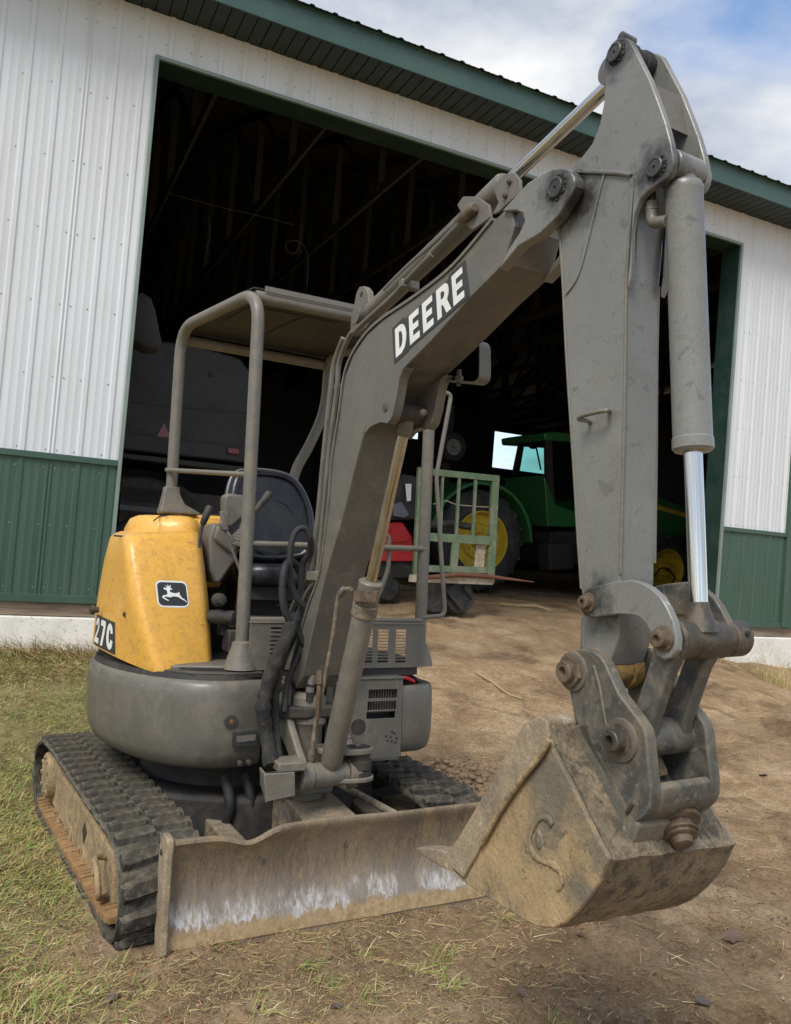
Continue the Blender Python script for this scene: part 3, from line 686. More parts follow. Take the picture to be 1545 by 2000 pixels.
# trailer on the left ----------------------------------------------------------
tl_r = inside('parked_trailer', 'dark enclosed trailer with red lamps parked at the left inside the barn', 'trailer')
TY = 2.6
m_trl = mat('trailer_panel', (.020, .021, .021), .6, dirt=(.04, .04, .038), dirt_amt=.5, dscale=3)
m_lamp = mat('red_lens', (.16, .010, .008), .25)
def tp2(name, pts, m, w0=0, w1=.1, parent=None, **k): return Bn(Geo().prism(pts, TY+w0, TY+w1, axis=1), name, m, parent or tl_r, **k)
box_ = [(0.880,3.348),(1.307,3.400),(1.790,3.435),(2.398,3.357),(2.562,3.184),(2.652,2.021),(0.998,2.008)]
tp2('body', box_, m_trl, 0, 4.2, bevel=.03)
for zz in ([(1.024,2.248),(2.619,2.244),(2.621,2.217),(1.026,2.223)], [(0.992,2.606),(2.580,2.679),(2.582,2.659),(0.994,2.587)]): tp2('body_seam', zz, m_dark, -.008, .01)
tp2('bumper', [(1.012,1.973),(2.657,1.968),(2.664,1.895),(1.018,1.911)], m_dark, -.06, .3, bevel=.01)
tp2('marker_lamp', [(2.322,2.194),(2.475,2.200),(2.488,2.122),(2.336,2.117)], m_lamp, -.03, .01, bevel=.008)
tp2('reflector', [(1.447,2.227),(1.518,2.402),(1.620,2.230)], m_lamp, -.012, -.002)
tp2('hatch_latch', [(2.011,3.115),(2.063,3.117),(2.068,3.065),(2.016,3.063)], m_dark, -.02, .01, bevel=.005)
c = V([(1.479,2.600,1.451)][0]); c.z = .31+.47
for dx in (.0, 1.15):
    Bn(Geo().lathe(c+V((dx, .2, 0)), c+V((dx, .45, 0)), [(0, .2), (0, .42), (.05, .47), (.2, .47), (.25, .42)], 28), 'trailer_tyre', m_tyre, tl_r)
Bn(Geo().box(c+V((.6, 1.9, .55)), (1.9, 3.2, .5)), 'chassis_frame', m_dark, tl_r)
tp2('undercarriage_rail', [(1.091,1.352),(2.647,1.328),(2.652,1.262),(1.096,1.291)], mat('dull_steel', (.07, .07, .07), .6), 0, .1)
tp2('tow_box', [(1.070,1.724),(1.454,1.734),(1.898,1.652),(2.172,1.451),(2.117,1.348),(1.102,1.353)], m_dark, .3, 1.0, bevel=.05)
# grey tarp hanging by the door
tp_ = inside('hanging_tarp', 'grey dusty tarp bundle hanging just inside the left door edge', 'tarp')
ol = [(0.791,3.389),(0.889,3.549),(0.968,3.598),(1.066,3.553),(1.130,3.428),(1.178,3.245),(1.224,3.078),(1.198,3.018),(1.094,3.000),(1.009,3.018),(0.933,3.048),(0.820,3.049)]
g = Geo(); secs = []
for y, k in ((1.2, .86), (1.23, .96), (1.33, 1.0), (1.5, 1.0), (1.62, .9)):
    cx_ = sum(p[0] for p in ol)/len(ol); cz_ = sum(p[1] for p in ol)/len(ol)
    secs.append([V((cx_+(x-cx_)*k, y+.02*math.sin(i*1.9), cz_+(z-cz_)*k)) for i, (x, z) in enumerate(ol)])
Bn(g.loft(secs), 'tarp', mat('grey_tarp', (.045, .044, .043), .9, dirt=(.045, .042, .04), dirt_amt=.6, dscale=9, bump=.4, bscale=20), tp_, ang=70)
# wires ------------------------------------------------------------------------
m_wire = mat('pale_wire', (.07, .07, .07), .6)
wr = inside('hanging_cable', 'loose loop of pale cable hanging from the barn trusses', 'cable')
Bn(Geo().tube([(3.180,3.000,5.414),(3.173,3.000,5.161),(3.106,3.000,5.002),(3.009,3.000,5.016),(2.972,3.000,5.100),(3.054,3.000,5.169),(3.172,3.000,5.175),(3.270,3.000,5.076),(3.318,3.000,4.871),(3.329,3.000,4.586)], .005, 6, 6), 'loop', m_wire, wr)
wr2 = inside('conduit_line', 'thin pale wire strung across the barn ceiling below the trusses', 'wire')
Bn(Geo().tube([(1.382,3.000,5.391),(1.977,3.000,5.381),(2.529,3.000,5.395),(3.071,3.000,5.387)], .0045, 6, 3), 'wire', m_wire, wr2)
wr3 = inside('conduit_line', 'short thin wire hanging straight down above the canopy', 'wire')
Bn(Geo().tube([(1.887,3.000,5.250),(1.939,3.000,5.044),(1.924,3.000,4.768),(1.902,3.000,4.559)], .0045, 6, 5), 'wire', m_wire, wr3)
# ------------------------------------------------------------------ excavator: undercarriage and blade
exc = empty('mini_excavator', M_EXC, 'grey and yellow mini excavator with open canopy, boom reaching forward, muddy blade', 'excavator')
def E(g, name, m, M=None, parent=None, **k): return g.build(name, m, exc if parent is None else parent, M=M, **k)

# tracks ----------------------------------------------------------------
def track_path(n):
    """side profile of the belt (y, z), evenly spaced, with outward normals"""
    raw = [(.70, .002), (.30, -.006), (-.2, -.006), (-.62, -.006), (-.82, -.004), (-.905, .014), (-.950, .062), (-.966, .13), (-.962, .20), (-.93, .268), (-.86, .318), (-.74, .342),
           (-.50, .350), (-.15, .362), (.2, .376), (.52, .386), (.72, .382), (.85, .345), (.94, .27), (.962, .18), (.925, .085), (.83, .025)]
    P = spline([V((0, a, b)) for a, b in raw], 10, True)
    L = [0]
    for a, b in zip(P, P[1:]+P[:1]): L.append(L[-1]+(b-a).length)
    tot = L[-1]; out = []
    for i in range(n):
        t = tot*i/n; j = max(q for q in range(len(P)) if L[q] <= t); a, b = P[j], P[(j+1) % len(P)]
        p = a.lerp(b, (t-L[j])/max(1e-6, L[j+1]-L[j])); tg = (b-a).normalized()
        out.append((p, tg, V((0, -tg.z, tg.y))))
    # smooth tangents
    res = []
    for i in range(n):
        tg = (out[(i+1) % n][0]-out[i-1][0]).normalized(); res.append((out[i][0], tg, V((0, -tg.z, tg.y))))
    return res
LUGS = 42
def lug_mesh(w, seed):
    rng = random.Random(seed); g = Geo()
    h = .021
    b = [(-w/2, -.036), (-w/2+.02, -.040), (w/2-.03, -.030), (w/2, -.022), (w/2, .026), (w/2-.03, .036), (-w/2+.02, .030), (-w/2, .022)]
    t = [(x*.95, y*.74) for x, y in b]
    j = lambda: rng.uniform(-.003, .003)
    g.loft([[V((x, y, -.004)) for x, y in b], [V((x+j(), y+j(), h*.8+j())) for x, y in t], [V((x*.94, y*.82, h+j())) for x, y in t]])
    return g.mesh('tread_lug', m_track, ang=22)
lugs = [lug_mesh(.150, q) for q in range(4)]
pathL = track_path(LUGS*2)
def make_track(xo, xi):
    """belt between x = xo (outer edge) and xi (inner edge)"""
    sgn = 1 if xi > xo else -1
    pp = track_path(96)
    g = Geo(); secs = []
    for p, tg, n in pp:
        jx = random.uniform(-.003, .003)
        secs.append([V((xo+jx, p.y, p.z))-n*.022, V((xo-.004*sgn+jx, p.y, p.z))-n*.008, V((xo+.012*sgn, p.y, p.z)), V((xi-.012*sgn, p.y, p.z)), V((xi, p.y, p.z))-n*.008, V((xi, p.y, p.z))-n*.022])
    secs.append(secs[0])
    belt = E(g.loft(secs, cap=False), 'track_belt', m_track, ang=60)
    # inner guide blocks
    gi = Geo()
    for i in range(0, 96, 2):
        p, tg, n = pp[i]
        gi.box(V(((xo+xi)/2, p.y, p.z))-n*.036, (.07, .030, .03), Matrix((V((1, 0, 0)), tg, n)).transposed())
    # dried mud lying on the lower run with its cracks between the cleats
    tag(gi.build('guide_blocks', m_trackmud, belt), kind='stuff')
    for i in range(LUGS*2):
        p, tg, n = pathL[i]
        side = i % 2
        c = xo+(.080 if side == 0 else .222)*sgn
        x = V((sgn, 0, 0)); M = frame(x, n.cross(x), n, V((c, p.y, p.z))-n*.001)
        sk = Matrix.Rotation((.10 if side == 0 else -.12), 4, 'Z')
        place('tread_lug', random.choice(lugs), belt, M @ sk)
    return belt
XO, XI = .79, .49
belt_r = make_track(-XO, -XI); belt_l = make_track(XO, XI)
gm = Geo()
for sgn in (-1, 1):
    # mud packed on the inside of the lower run: one slab a cleat, with gaps
    mud = Geo(); y = -.80; rnd = random.Random(3)
    while y < .83:
        d = .026+rnd.uniform(-.005, .006)
        z = .028+max(0, abs(y)-.70)*.25
        w0, w1 = sgn*(XO-.006-rnd.uniform(0, .004)), sgn*(XO-.115-rnd.uniform(0, .02))
        hh = .020+rnd.uniform(0, .010)
        mud.loft([[V((w0, y, z-.012)), V((w0, y+d+.007, z-.012)), V((w0, y+d+.007, z+hh*.35)), V((w0, y, z+hh*.35))],
                  [V((w1, y, z-.012)), V((w1, y+d-.008, z-.012)), V((w1, y+d-.012, z+hh)), V((w1, y+.002, z+hh))]])
        y += d+.007+(.0 if rnd.random() < .7 else .004)
    tag(E(mud, 'caked_mud', m_trackmud, ang=20), kind='stuff')
# track frames, rollers, sprockets, idlers
side = [(0.716,0.251),(0.100,0.246),(-0.363,0.228),(-0.625,0.217),(-0.643,0.038),(-0.520,0.031),(0.203,0.032),(0.699,0.065)]
for sgn in (-1, 1):
    tf = E(Geo().prism(side, sgn*.735, sgn*.56, axis=0), 'track_frame', m_mud, bevel=.012)
    # lightening hole (dark diamond plate recess) and the tie-down loop
    Geo().prism([(-.075, .155), (-.12, .195), (-.16, .165), (-.12, .10)], sgn*.7375, sgn*.73, axis=0).build('frame_hole', m_dark, tf)
    Geo().tube(arcpath([(sgn*.735, -.52, .175), (sgn*.785, -.535, .19), (sgn*.785, -.60, .16), (sgn*.785, -.650, .10), (sgn*.78, -.62, .06), (sgn*.735, -.59, .06)], .03), .0115, 10, 0).build('tie_down_loop', m_mud, tf)
    for y in (-.42, -.12, .18, .46):
        Geo().lathe((sgn*.745, y, .062), (sgn*.55, y, .062), [(0, .03), (.004, .045), (.05, .045), (.052, .03), (.14, .03), (.142, .045), (.19, .045)], 20).build('track_roller', m_mud, tf, ang=50)
        Geo().lathe((sgn*.735, y, .085), (sgn*.765, y, .085), [(0, .026), (.014, .026), (.016, .014), (.026, .014), (.028, .002)], 6).build('roller_bolt', m_mud, tf)
    s = E(Geo().lathe((sgn*.775, .705, .205), (sgn*.5, .705, .205), [(0, .06), (.003, .105), (.012, .112), (.03, .114), (.085, .116), (.09, .15), (.11, .155), (.13, .15), (.16, .12), (.27, .10)], 32), 'sprocket', m_mud, ang=40)
    tg_ = Geo()
    for i in range(13):
        a = 2*math.pi*i/13
        tg_.box((sgn*.665, .705+.160*math.cos(a), .205+.160*math.sin(a)), (.034, .028, .028), Matrix.Rotation(a, 3, 'X'))
    tag(tg_.build('sprocket_teeth', m_mud, s), kind='stuff')
    for i in range(9):
        a = 2*math.pi*i/9
        Geo().lathe((sgn*.772, .705+.086*math.cos(a), .205+.086*math.sin(a)), (sgn*.785, .705+.086*math.cos(a), .205+.086*math.sin(a)), [(0, .011), (.008, .011), (.009, .004)], 6).build('hub_bolt', m_mud, s)
    E(Geo().lathe((sgn*.72, -.80, .175), (sgn*.56, -.80, .175), [(0, .05), (.005, .12), (.02, .15), (.05, .152), (.055, .125), (.105, .125), (.11, .152), (.14, .15), (.155, .12), (.16, .05)], 32), 'idler', m_mud, ang=40)
# centre frame, turntable
E(Geo().prism([(-.50, -.42), (-.22, -.62), (.22, -.62), (.50, -.42), (.50, .42), (.22, .6), (-.22, .6), (-.50, .42)], .16, .36, axis=2), 'car_body', m_dark, bevel=.02)
for sgn in (-1, 1):
    for y in (-.32, .36): E(Geo().box((sgn*.56, y, .2), (.26, .16, .15)), 'cross_leg', m_dark, bevel=.015)
E(Geo().lathe((0, 0, .35), (0, 0, .56), [(0, .48), (.05, .46), (.10, .40), (.12, .38), (.20, .38)], 48), 'turntable', m_dark)

# dozer blade -----------------------------------------------------------
BY, BYW = -1.117, -.0859
def blade():
    M = Matrix.Translation((0, BY, 0)) @ Matrix.Rotation(BYW, 4, 'Z')
    A0, A1 = -.655, .70
    prof = [(.035, .0), (.012, .022), (.020, .075), (.040, .14), (.050, .20), (.046, .26), (.030, .315), (.008, .36), (-.010, .382), (-.008, .394), (.008, .396), (.022, .375), (.044, .32), (.058, .26), (.062, .20), (.052, .14), (.036, .075), (.04, .02)]
    n = 72; secs = []
    for i in range(n+1):
        a = A0+(A1-A0)*i/n
        dent = -.034*math.exp(-((a+.385)/.075)**2)-.012*float(sstep(-.30, -.44, a))+.006*math.exp(-((a+.10)/.2)**2)
        q = []
        for b, c in prof:
            k = max(0, (c-.25)/.146)
            q.append(V((a, b+.0035*float(vnoise(np.array([a*7]), np.array([c*6]), 2)[0])+k*.01*float(vnoise(np.array([a*5.]), np.array([3.]))[0]), c+dent*k)))
        secs.append(q)
    bl = E(Geo().loft(secs), 'dozer_blade', m_blade, M=M, ang=50)
    end = [(-.012, .020), (.012, .002), (.05, -.004), (.085, .02), (.095, .07), (.10, .30), (.085, .375), (.05, .398), (-.014, .396), (-.022, .375), (-.010, .33)]
    for a, d in ((A0, -1), (A1, 1)):
        Geo().prism(end, a-.001*d, a+.024*d, axis=0).build('end_plate', m_blade_side, bl, M=M, bevel=.006)
    Geo().lathe((A0-.0245, .05, .335), (A0-.0295, .05, .335), [(0, .012), (.001, .010), (.0045, .009)], 10).build('end_plate_hole', m_dark, bl, M=M)
    Geo().box(((A0+A1)/2, .028, .012), (A1-A0-.01, .022, .05)).build('cutting_edge', m_blade_side, bl, M=M, bevel=.004)
    return bl
def blade_material():
    m = mat('blade_steel', (.185, .145, .100), .62, fine=.5, edge=(.42, .33, .21), edge_amt=.6, dirt=(.31, .225, .125), dirt_amt=.75, dscale=11, bump=.4, bscale=60, var=.3, stretch=(1, 1, .22), spots=(.085, .058, .045), spot_amt=.65, sscale=24)
    nt = m.node_tree; N = nt.nodes; L = nt.links; p = N['Principled BSDF']
    src = p.inputs['Base Color'].links[0].from_socket
    tc = N.new('ShaderNodeTexCoord'); sx = N.new('ShaderNodeSeparateXYZ'); L.new(tc.outputs['Object'], sx.inputs[0])
    def noise(sc, st=(1, 1, 1), det=8, ro=.7):
        mp = N.new('ShaderNodeMapping'); mp.inputs['Scale'].default_value = st; L.new(tc.outputs['Object'], mp.inputs['Vector'])
        n = N.new('ShaderNodeTexNoise'); n.inputs['Scale'].default_value = sc; n.inputs['Detail'].default_value = det; n.inputs['Roughness'].default_value = ro
        L.new(mp.outputs['Vector'], n.inputs['Vector']); return n.outputs['Fac']
    def math_(op, a, b, c=None):
        x = N.new('ShaderNodeMath'); x.operation = op
        for i, v in enumerate((a, b)):
            if isinstance(v, (int, float)): x.inputs[i].default_value = v
            else: L.new(v, x.inputs[i])
        return x.outputs[0]
    def ramp(f, *st):
        r = N.new('ShaderNodeValToRGB'); e = r.color_ramp.elements
        while len(e) < len(st): e.new(.5)
        for q, (pos, c) in zip(e, st): q.position = pos; q.color = (c, c, c, 1)
        L.new(f, r.inputs['Fac']); return r.outputs['Color']
    def mix(f, a, b):
        x = N.new('ShaderNodeMix'); x.data_type = 'RGBA'; L.new(f, x.inputs['Factor'])
        for s, v in (('A', a), ('B', b)):
            if isinstance(v, tuple): x.inputs[s].default_value = (*v, 1)
            else: L.new(v, x.inputs[s])
        return x.outputs['Result']
    z = sx.outputs['Z']; ax = sx.outputs['X']
    # height where the polished band begins, wavering along the blade
    zz = math_('ADD', z, math_('MULTIPLY', math_('SUBTRACT', noise(4.5, (1, 1, .2)), .5), .13))
    zz = math_('ADD', zz, math_('MULTIPLY', math_('SUBTRACT', noise(34, (1, 1, .16), 9, .75), .5), .13))
    band = ramp(zz, (.074, 0.0), (.080, 1.0), (.112, .95), (.165, 0.0))
    worn = math_('MULTIPLY', band, ramp(noise(70, (1, 1, .22), 8, .8), (.40, .0), (.58, 1.0)))
    brk = ramp(noise(5.5, (1, 1, .35), 6, .65), (.42, 0.0), (.52, 1.0))
    worn = math_('MULTIPLY', worn, math_('ADD', math_('MULTIPLY', brk, .9), .1))
    mudlow = ramp(math_('ADD', z, math_('MULTIPLY', math_('SUBTRACT', noise(14), .5), .10)), (.065, 1.0), (.095, 0.0))
    clods = ramp(noise(7, (1, 1, .7), 9, .75), (.60, 0.0), (.66, .85))
    mudc = mix(ramp(noise(38, (1, 1, 1), 7), (.35, 0.0), (.65, 1.0)), (.25, .17, .09), (.43, .31, .165))
    col = mix(mudlow, src, mudc)
    col = mix(math_('MULTIPLY', ramp(zz, (.07, 0.0), (.085, .55), (.15, .35), (.23, 0.0)), ramp(noise(30, (1, 1, .3), 6), (.35, .3), (.6, 1.0))), col, (.27, .255, .245))
    col = mix(worn, col, (.52, .51, .50))
    col = mix(clods, col, (.34, .245, .135))
    L.new(col, p.inputs['Base Color'])
    return m
m_blade = blade_material()
m_blade_side = mat('blade_edge_mud', (.32, .25, .165), .85, fine=.5, dirt=(.18, .145, .105), dirt_amt=.7, dscale=9, bump=.4, bscale=45, spots=(.50, .46, .40), spot_amt=.6, sscale=40)
bl = blade()
# push arms and the lift-cylinder box behind the blade
for a in (-.30, .34):
    E(Geo().loft([[V((a-.04, -1.035, .06)), V((a+.04, -1.035, .06)), V((a+.04, -1.035, .22)), V((a-.04, -1.035, .22))],
                  [V((a*1.05-.04, -.45, .14)), V((a*1.05+.04, -.45, .14)), V((a*1.05+.04, -.45, .28)), V((a*1.05-.04, -.45, .28))]]), 'push_arm', m_grey_mud, bevel=.008)
E(Geo().loft([[V((-.115, -1.045, .16)), V((.115, -1.045, .16)), V((.115, -1.045, .33)), V((-.115, -1.045, .33))],
              [V((-.10, -.60, .20)), V((.10, -.60, .20)), V((.10, -.60, .41)), V((-.10, -.60, .41))]]), 'blade_lift_guard', m_grey_mud, bevel=.01)
E(Geo().tube([(.30, -1.03, .32), (.16, -.62, .40)], .016, 10), 'lift_pipe', m_grey_mud)
E(Geo().tube([(-.20, -.52, .15), (-.19, -.60, .33), (-.20, -.55, .44)], .022, 12, 6), 'drain_hose', m_hose)
E(Geo().tube([(-.29, -.52, .15), (-.28, -.60, .33), (-.29, -.55, .44)], .022, 12, 6), 'drain_hose', m_hose)
# ------------------------------------------------------------------ excavator: upper structure (house frame)
def Hs(g, name, m, parent=None, **k): return g.build(name, m, exc if parent is None else parent, M=M_HOUSE, **k)
plan = [(-.125, -.70), (-.265, -.725), (-.395, -.690), (-.52, -.575), (-.62, -.40), (-.685, -.20), (-.715, .02), (-.705, .22), (-.65, .40), (-.55, .55), (-.40, .66), (-.20, .735), (.0, .755),
        (.20, .735), (.40, .66), (.55, .55), (.65, .40), (.71, .22), (.735, 0), (.735, -.20)]
def ringat(pl, c, inset=0):
    q = []
    for a, b in pl:
        r = math.hypot(a, b); k = (r-inset)/r; q.append(V((a*k, b*k, c)))
    return q
left_plan = spline([V((a, b, 0)) for a, b in plan], 4)
lp = [(p.x, p.y) for p in left_plan]+[(.60, -.10), (.3, -.28), (-.10, -.34), (-.115, -.55)]
def shell(pl, spec): return Geo().loft([ringat(pl, c, i) for c, i in spec])
skirt = Hs(shell(lp, [(.485, .13), (.492, .075), (.515, .035), (.56, .010), (.63, 0), (.74, -.004), (.79, -.003), (.825, .004), (.845, .018), (.850, .05)]), 'counterweight', m_grey, ang=50)
# pin hole, plate and catch on the front of the counterweight
for (x, y, r) in ((450, 1409, .026),):
    q = [(-0.259,-0.722,0.690)][0]
    Geo().lathe((q[0], q[1]-.010, q[2]), (q[0], q[1]+.02, q[2]), [(0, r), (.03, r)], 24).build('lifting_hole', m_dark, skirt, M=M_HOUSE)
    Geo().lathe((q[0]+.006, q[1]-.013, q[2]-.002), (q[0], q[1]+.0, q[2]), [(0, r*.38), (.01, r*.38)], 9).build('hole_plug', m_yellow_worn, skirt, M=M_HOUSE)
pl_ = [(-0.248,0.646),(-0.150,0.649),(-0.147,0.595),(-0.247,0.594)]
Geo().prism(pl_, -.738, -.70, axis=1).build('serial_plate', m_decal, skirt, M=M_HOUSE)
pl_ = [(-0.236,0.634),(-0.159,0.638),(-0.158,0.614),(-0.234,0.610)]
Geo().prism(pl_, -.741, -.736, axis=1).build('serial_label', m_greyplastic, skirt, M=M_HOUSE)
for q in [(-0.211,-0.715,0.524),(-0.173,-0.715,0.524)]:
    Geo().lathe((q[0], q[1]-.012, q[2]), (q[0], q[1]+.01, q[2]), [(0, .006), (.002, .011), (.02, .012)], 12).build('grease_fitting', m_pin, skirt, M=M_HOUSE)
# floor, dark gap under the cover, step plate
Hs(Geo().prism([(-.66, .0), (-.55, -.42), (-.40, -.60), (-.10, -.66), (.60, -.66), (.68, -.5), (.70, .3), (.4, .62), (-.4, .62), (-.66, .3)], .848, .885, axis=2), 'deck_plate', m_dark)
Hs(Geo().loft([[V((*p, c)) for p in ((-.47, -.545), (-.10, -.655), (-.12, -.40), (-.25, -.36))] for c in (.868, .893)]), 'step_plate', m_greyplastic, bevel=.008)
fender = [(-.50, -.56), (-.40, -.655), (-.27, -.70), (-.125, -.688)]
Hs(Geo().loft([[V((a, b, c)) for a, b in fender+[(a*.93, b*.93) for a, b in reversed(fender)]] for c in (.852, .876)]), 'rubber_edge', m_black, bevel=.004)
Hs(Geo().box((.28, -.15, .896), (.74, .98, .02)), 'floor_mat', m_dark)
# inner recess, front bulkhead
Hs(Geo().box((.08, -.40, .66), (.42, .04, .38)), 'front_bulkhead', m_dark)

# right-hand lower panel with slots and the rounded corner fender
def slot_panel(w0, w1, z0, z1, y, holes, th=.006):
    """flat panel with rectangular holes: cell grid with the hole cells left out, then thickened"""
    xs = sorted({w0, w1, *[h[0] for h in holes], *[h[1] for h in holes]}); zs = sorted({z0, z1, *[h[2] for h in holes], *[h[3] for h in holes]})
    g = Geo()
    inhole = lambda x, z: any(h[0] < x < h[1] and h[2] < z < h[3] for h in holes)
    for x0, x1 in zip(xs, xs[1:]):
        run0 = None
        for z_0, z_1 in list(zip(zs, zs[1:]))+[(None, None)]:
            solid = z_0 is not None and not inhole((x0+x1)/2, (z_0+z_1)/2)
            if solid and run0 is None: run0 = z_0
            if not solid and run0 is not None:
                ztop = z_0 if z_0 is not None else z1
                g.box(((x0+x1)/2, y+th/2, (run0+ztop)/2), (x1-x0, th, ztop-run0)); run0 = None
    return g
a0, z1_ = [(0.244,0.840)][0]; a1, z0_ = [(0.504,0.517)][0]
FY = -.72
hol = []
for s in ([(0.337,0.797),(0.476,0.758)], [(0.334,0.747),(0.473,0.709)], [(0.331,0.704),(0.469,0.672)]):
    hol.append((s[0][0], s[1][0], s[1][1], s[0][1]))
rp = Hs(slot_panel(a0-.10, a1-.004, .505, z1_, FY, hol), 'front_panel', m_grey)
Geo().box(((a0-.10+a1)/2, FY+.05, z1_+.004), (a1-a0+.10, .115, .014)).build('panel_top_lip', m_grey, rp, M=M_HOUSE, bevel=.006)
Geo().box(((a0-.10+a1)/2, FY+.06, .5), (a1-a0+.08, .11, .012)).build('panel_bottom_lip', m_grey, rp, M=M_HOUSE)
Hs(Geo().box(((a0+a1)/2-.05, FY+.16, .66), (a1-a0+.05, .18, .26)), 'oil_cooler', m_dark)
cg = Geo()
for i in range(12): cg.box((hol[0][0]+.005+i*(hol[0][1]-hol[0][0])/11, FY+.035, .76), (.003, .03, .13))
tag(Hs(cg, 'cooler_fins', m_greyplastic), kind='stuff')
q = [(0.296,-0.721,0.641)][0]
Geo().lathe((q[0], FY-.0015, q[2]), (q[0], FY+.02, q[2]), [(0, .034), (.02, .034)], 24).build('swing_cylinder_hole', m_dark, rp, M=M_HOUSE)
dots = [(0.450,0.590),(0.469,0.607),(0.480,0.584),(0.456,0.572),(0.436,0.576),(0.430,0.595),(0.457,0.612),(0.474,0.567)]
dg = Geo()
for a, z in dots: dg.lathe((a, FY-.0012, z), (a, FY+.01, z), [(0, .0055), (.01, .0055)], 10)
dg.build('drain_holes', m_dark, rp, M=M_HOUSE)
corner = [(a1, -.722), (a1+.08, -.722), (a1+.14, -.70), (a1+.19, -.645), (a1+.205, -.57), (a1+.205, -.40), (.735, -.20), (.70, -.18), (a1+.175, -.40), (a1+.175, -.56), (a1+.15, -.62), (a1+.11, -.665), (a1+.06, -.692), (a1, -.694)]
corner = [(p.x, p.y) for p in chaikin([V((a, b, 0)) for a, b in corner], 1, w=.2)]
cen = V((a1+.02, -.45, 0))
def cring(c, k): return [V((cen.x+(a-cen.x)*k, cen.y+(b-cen.y)*k, c)) for a, b in corner]
Hs(Geo().loft([cring(.515, .86), cring(.525, .93), cring(.56, .98), (cring(.62, 1.0)), cring(.70, 1.005), cring(.775, .995), cring(.80, .97), cring(.806, .95)]), 'corner_fender', m_grey, ang=45)
Hs(Geo().box((a1+.07, -.55, .70), (.17, .24, .18)), 'battery', m_dark, bevel=.01)
Hs(Geo().tube([(a1+.02, -.62, .80), (a1+.03, -.66, .835), (a1+.075, -.66, .82), (a1+.12, -.60, .80)], .009, 8, 5), 'battery_cable', m_red)
Hs(Geo().tube([(a1+.05, -.58, .80), (a1+.09, -.62, .83), (a1+.12, -.64, .815), (a1+.15, -.58, .80)], .008, 8, 5), 'battery_cable', m_black)
Hs(Geo().tube([(a1+.03, -.50, .80), (a1+.07, -.52, .85), (a1+.11, -.50, .83), (a1+.13, -.48, .79)], .007, 8, 5), 'battery_cable', m_greyplastic)
Hs(Geo().box((a1+.03, -.40, .80), (.22, .30, .12)), 'battery_tray', m_dark, bevel=.01)

# yellow cover ----------------------------------------------------------
rows = [  # right edge, front crease, left silhouette per level
  ([(-0.261,-0.440,0.881)][0], [(-0.528,-0.545,0.846)][0], [(-0.705,0.099,0.897)][0]),
  ([(-0.268,-0.420,1.003)][0], [(-0.565,-0.520,0.950)][0], [(-0.700,0.196,1.035)][0]),
  ([(-0.276,-0.360,1.154)][0], [(-0.615,-0.460,1.131)][0], [(-0.690,0.243,1.167)][0]),
  ([(-0.291,-0.300,1.311)][0], [(-0.642,-0.390,1.297)][0], [(-0.675,0.291,1.304)][0]),
  ([(-0.307,-0.260,1.425)][0], [(-0.654,-0.340,1.394)][0], [(-0.655,0.365,1.415)][0])]
secs = []
def cover_sec(r, c_, l, inset=0.0, dz=0.0):
    r, c_, l = V(r), V(c_), V(l)
    back = .30; ri = V((-.13+inset*.3, .20, 0)); 
    pts = [V((r.x-inset*.6, r.y+inset, r.z)), V(((r.x*2+c_.x)/3, (r.y*2+c_.y)/3-.006+inset, (r.z*2+c_.z)/3)), V(((r.x+c_.x*2)/3, (r.y+c_.y*2)/3-.010+inset, (r.z+c_.z*2)/3)), V((c_.x+inset*.5, c_.y+inset, c_.z)),
           V((c_.x*.45+l.x*.55+inset*.8, (c_.y+.02)*.62+.38*.10+inset*.5, (c_.z+l.z)/2)), V((l.x+inset, .10, l.z)), V((l.x+.01+inset, back, l.z+.01)), V((l.x+.12, .50-inset*.4, l.z+.02)), V((-.40, .60-inset, l.z+.02)), V((-.16, .55-inset, (r.z+l.z)/2+.02)), V((r.x+.06, .12, r.z+.01))]
    pts = [p+V((0, 0, dz)) for p in pts]
    return chaikin(pts, 3, w=.22)
rows[0] = tuple((p[0], p[1], p[2]+.012) for p in rows[0])
for r, c_, l in rows: secs.append(cover_sec(r, c_, l))
r, c_, l = rows[-1]
secs.append(cover_sec(r, c_, l, .022, .020)); secs.append(cover_sec(r, c_, l, .05, .030)); secs.append(cover_sec(r, c_, l, .12, .036))
cover = Hs(Geo().loft(secs), 'side_cover', m_yellow, ang=50)
# raised rear hump and hatch on top of the cover, seams
hump = [[(-0.568,0.020,1.456)][0], [(-0.536,0.050,1.512)][0], [(-0.261,0.020,1.534)][0], [(-0.274,-0.120,1.479)][0]]
hz_ = rows[-1][0][2]
Hs(Geo().loft([[V((a, b, c)) for a, b in chaikin2] for c, chaikin2 in [(z, [(p.x, p.y) for p in chaikin([V((-.60+i, .02+i, 0)), V((-.33-i*.3, -.12+i, 0)), V((-.24-i, .0+i, 0)), V((-.20-i, .48-i, 0)), V((-.56+i, .48-i, 0))], 2, w=.2)]) for z, i in ((1.40, 0), (1.47, .0), (1.515, .02), (1.53, .05))]]), 'fuel_tank_cover', m_yellow, ang=50, parent=cover)
Hs(Geo().tube([(-0.682,-0.200,1.415),(-0.596,-0.200,1.413),(-0.513,-0.200,1.418),(-0.464,-0.200,1.432)], .004, 6, 4), 'lid_seam', m_decal, parent=cover)
Hs(Geo().tube([(-.50, -.10, 1.497), (-.46, -.02, 1.525), (-.33, -.02, 1.532)], .0035, 6), 'lid_seam', m_decal, parent=cover)
q = [(-0.712,0.055,1.079)][0]
Hs(Geo().lathe((q[0]+.01, q[1]-.04, q[2]), (q[0]-.03, q[1]-.05, q[2]), [(0, .014), (.02, .014), (.022, .022), (.036, .02), (.038, .01)], 10), 'cover_latch', m_pin, parent=cover)
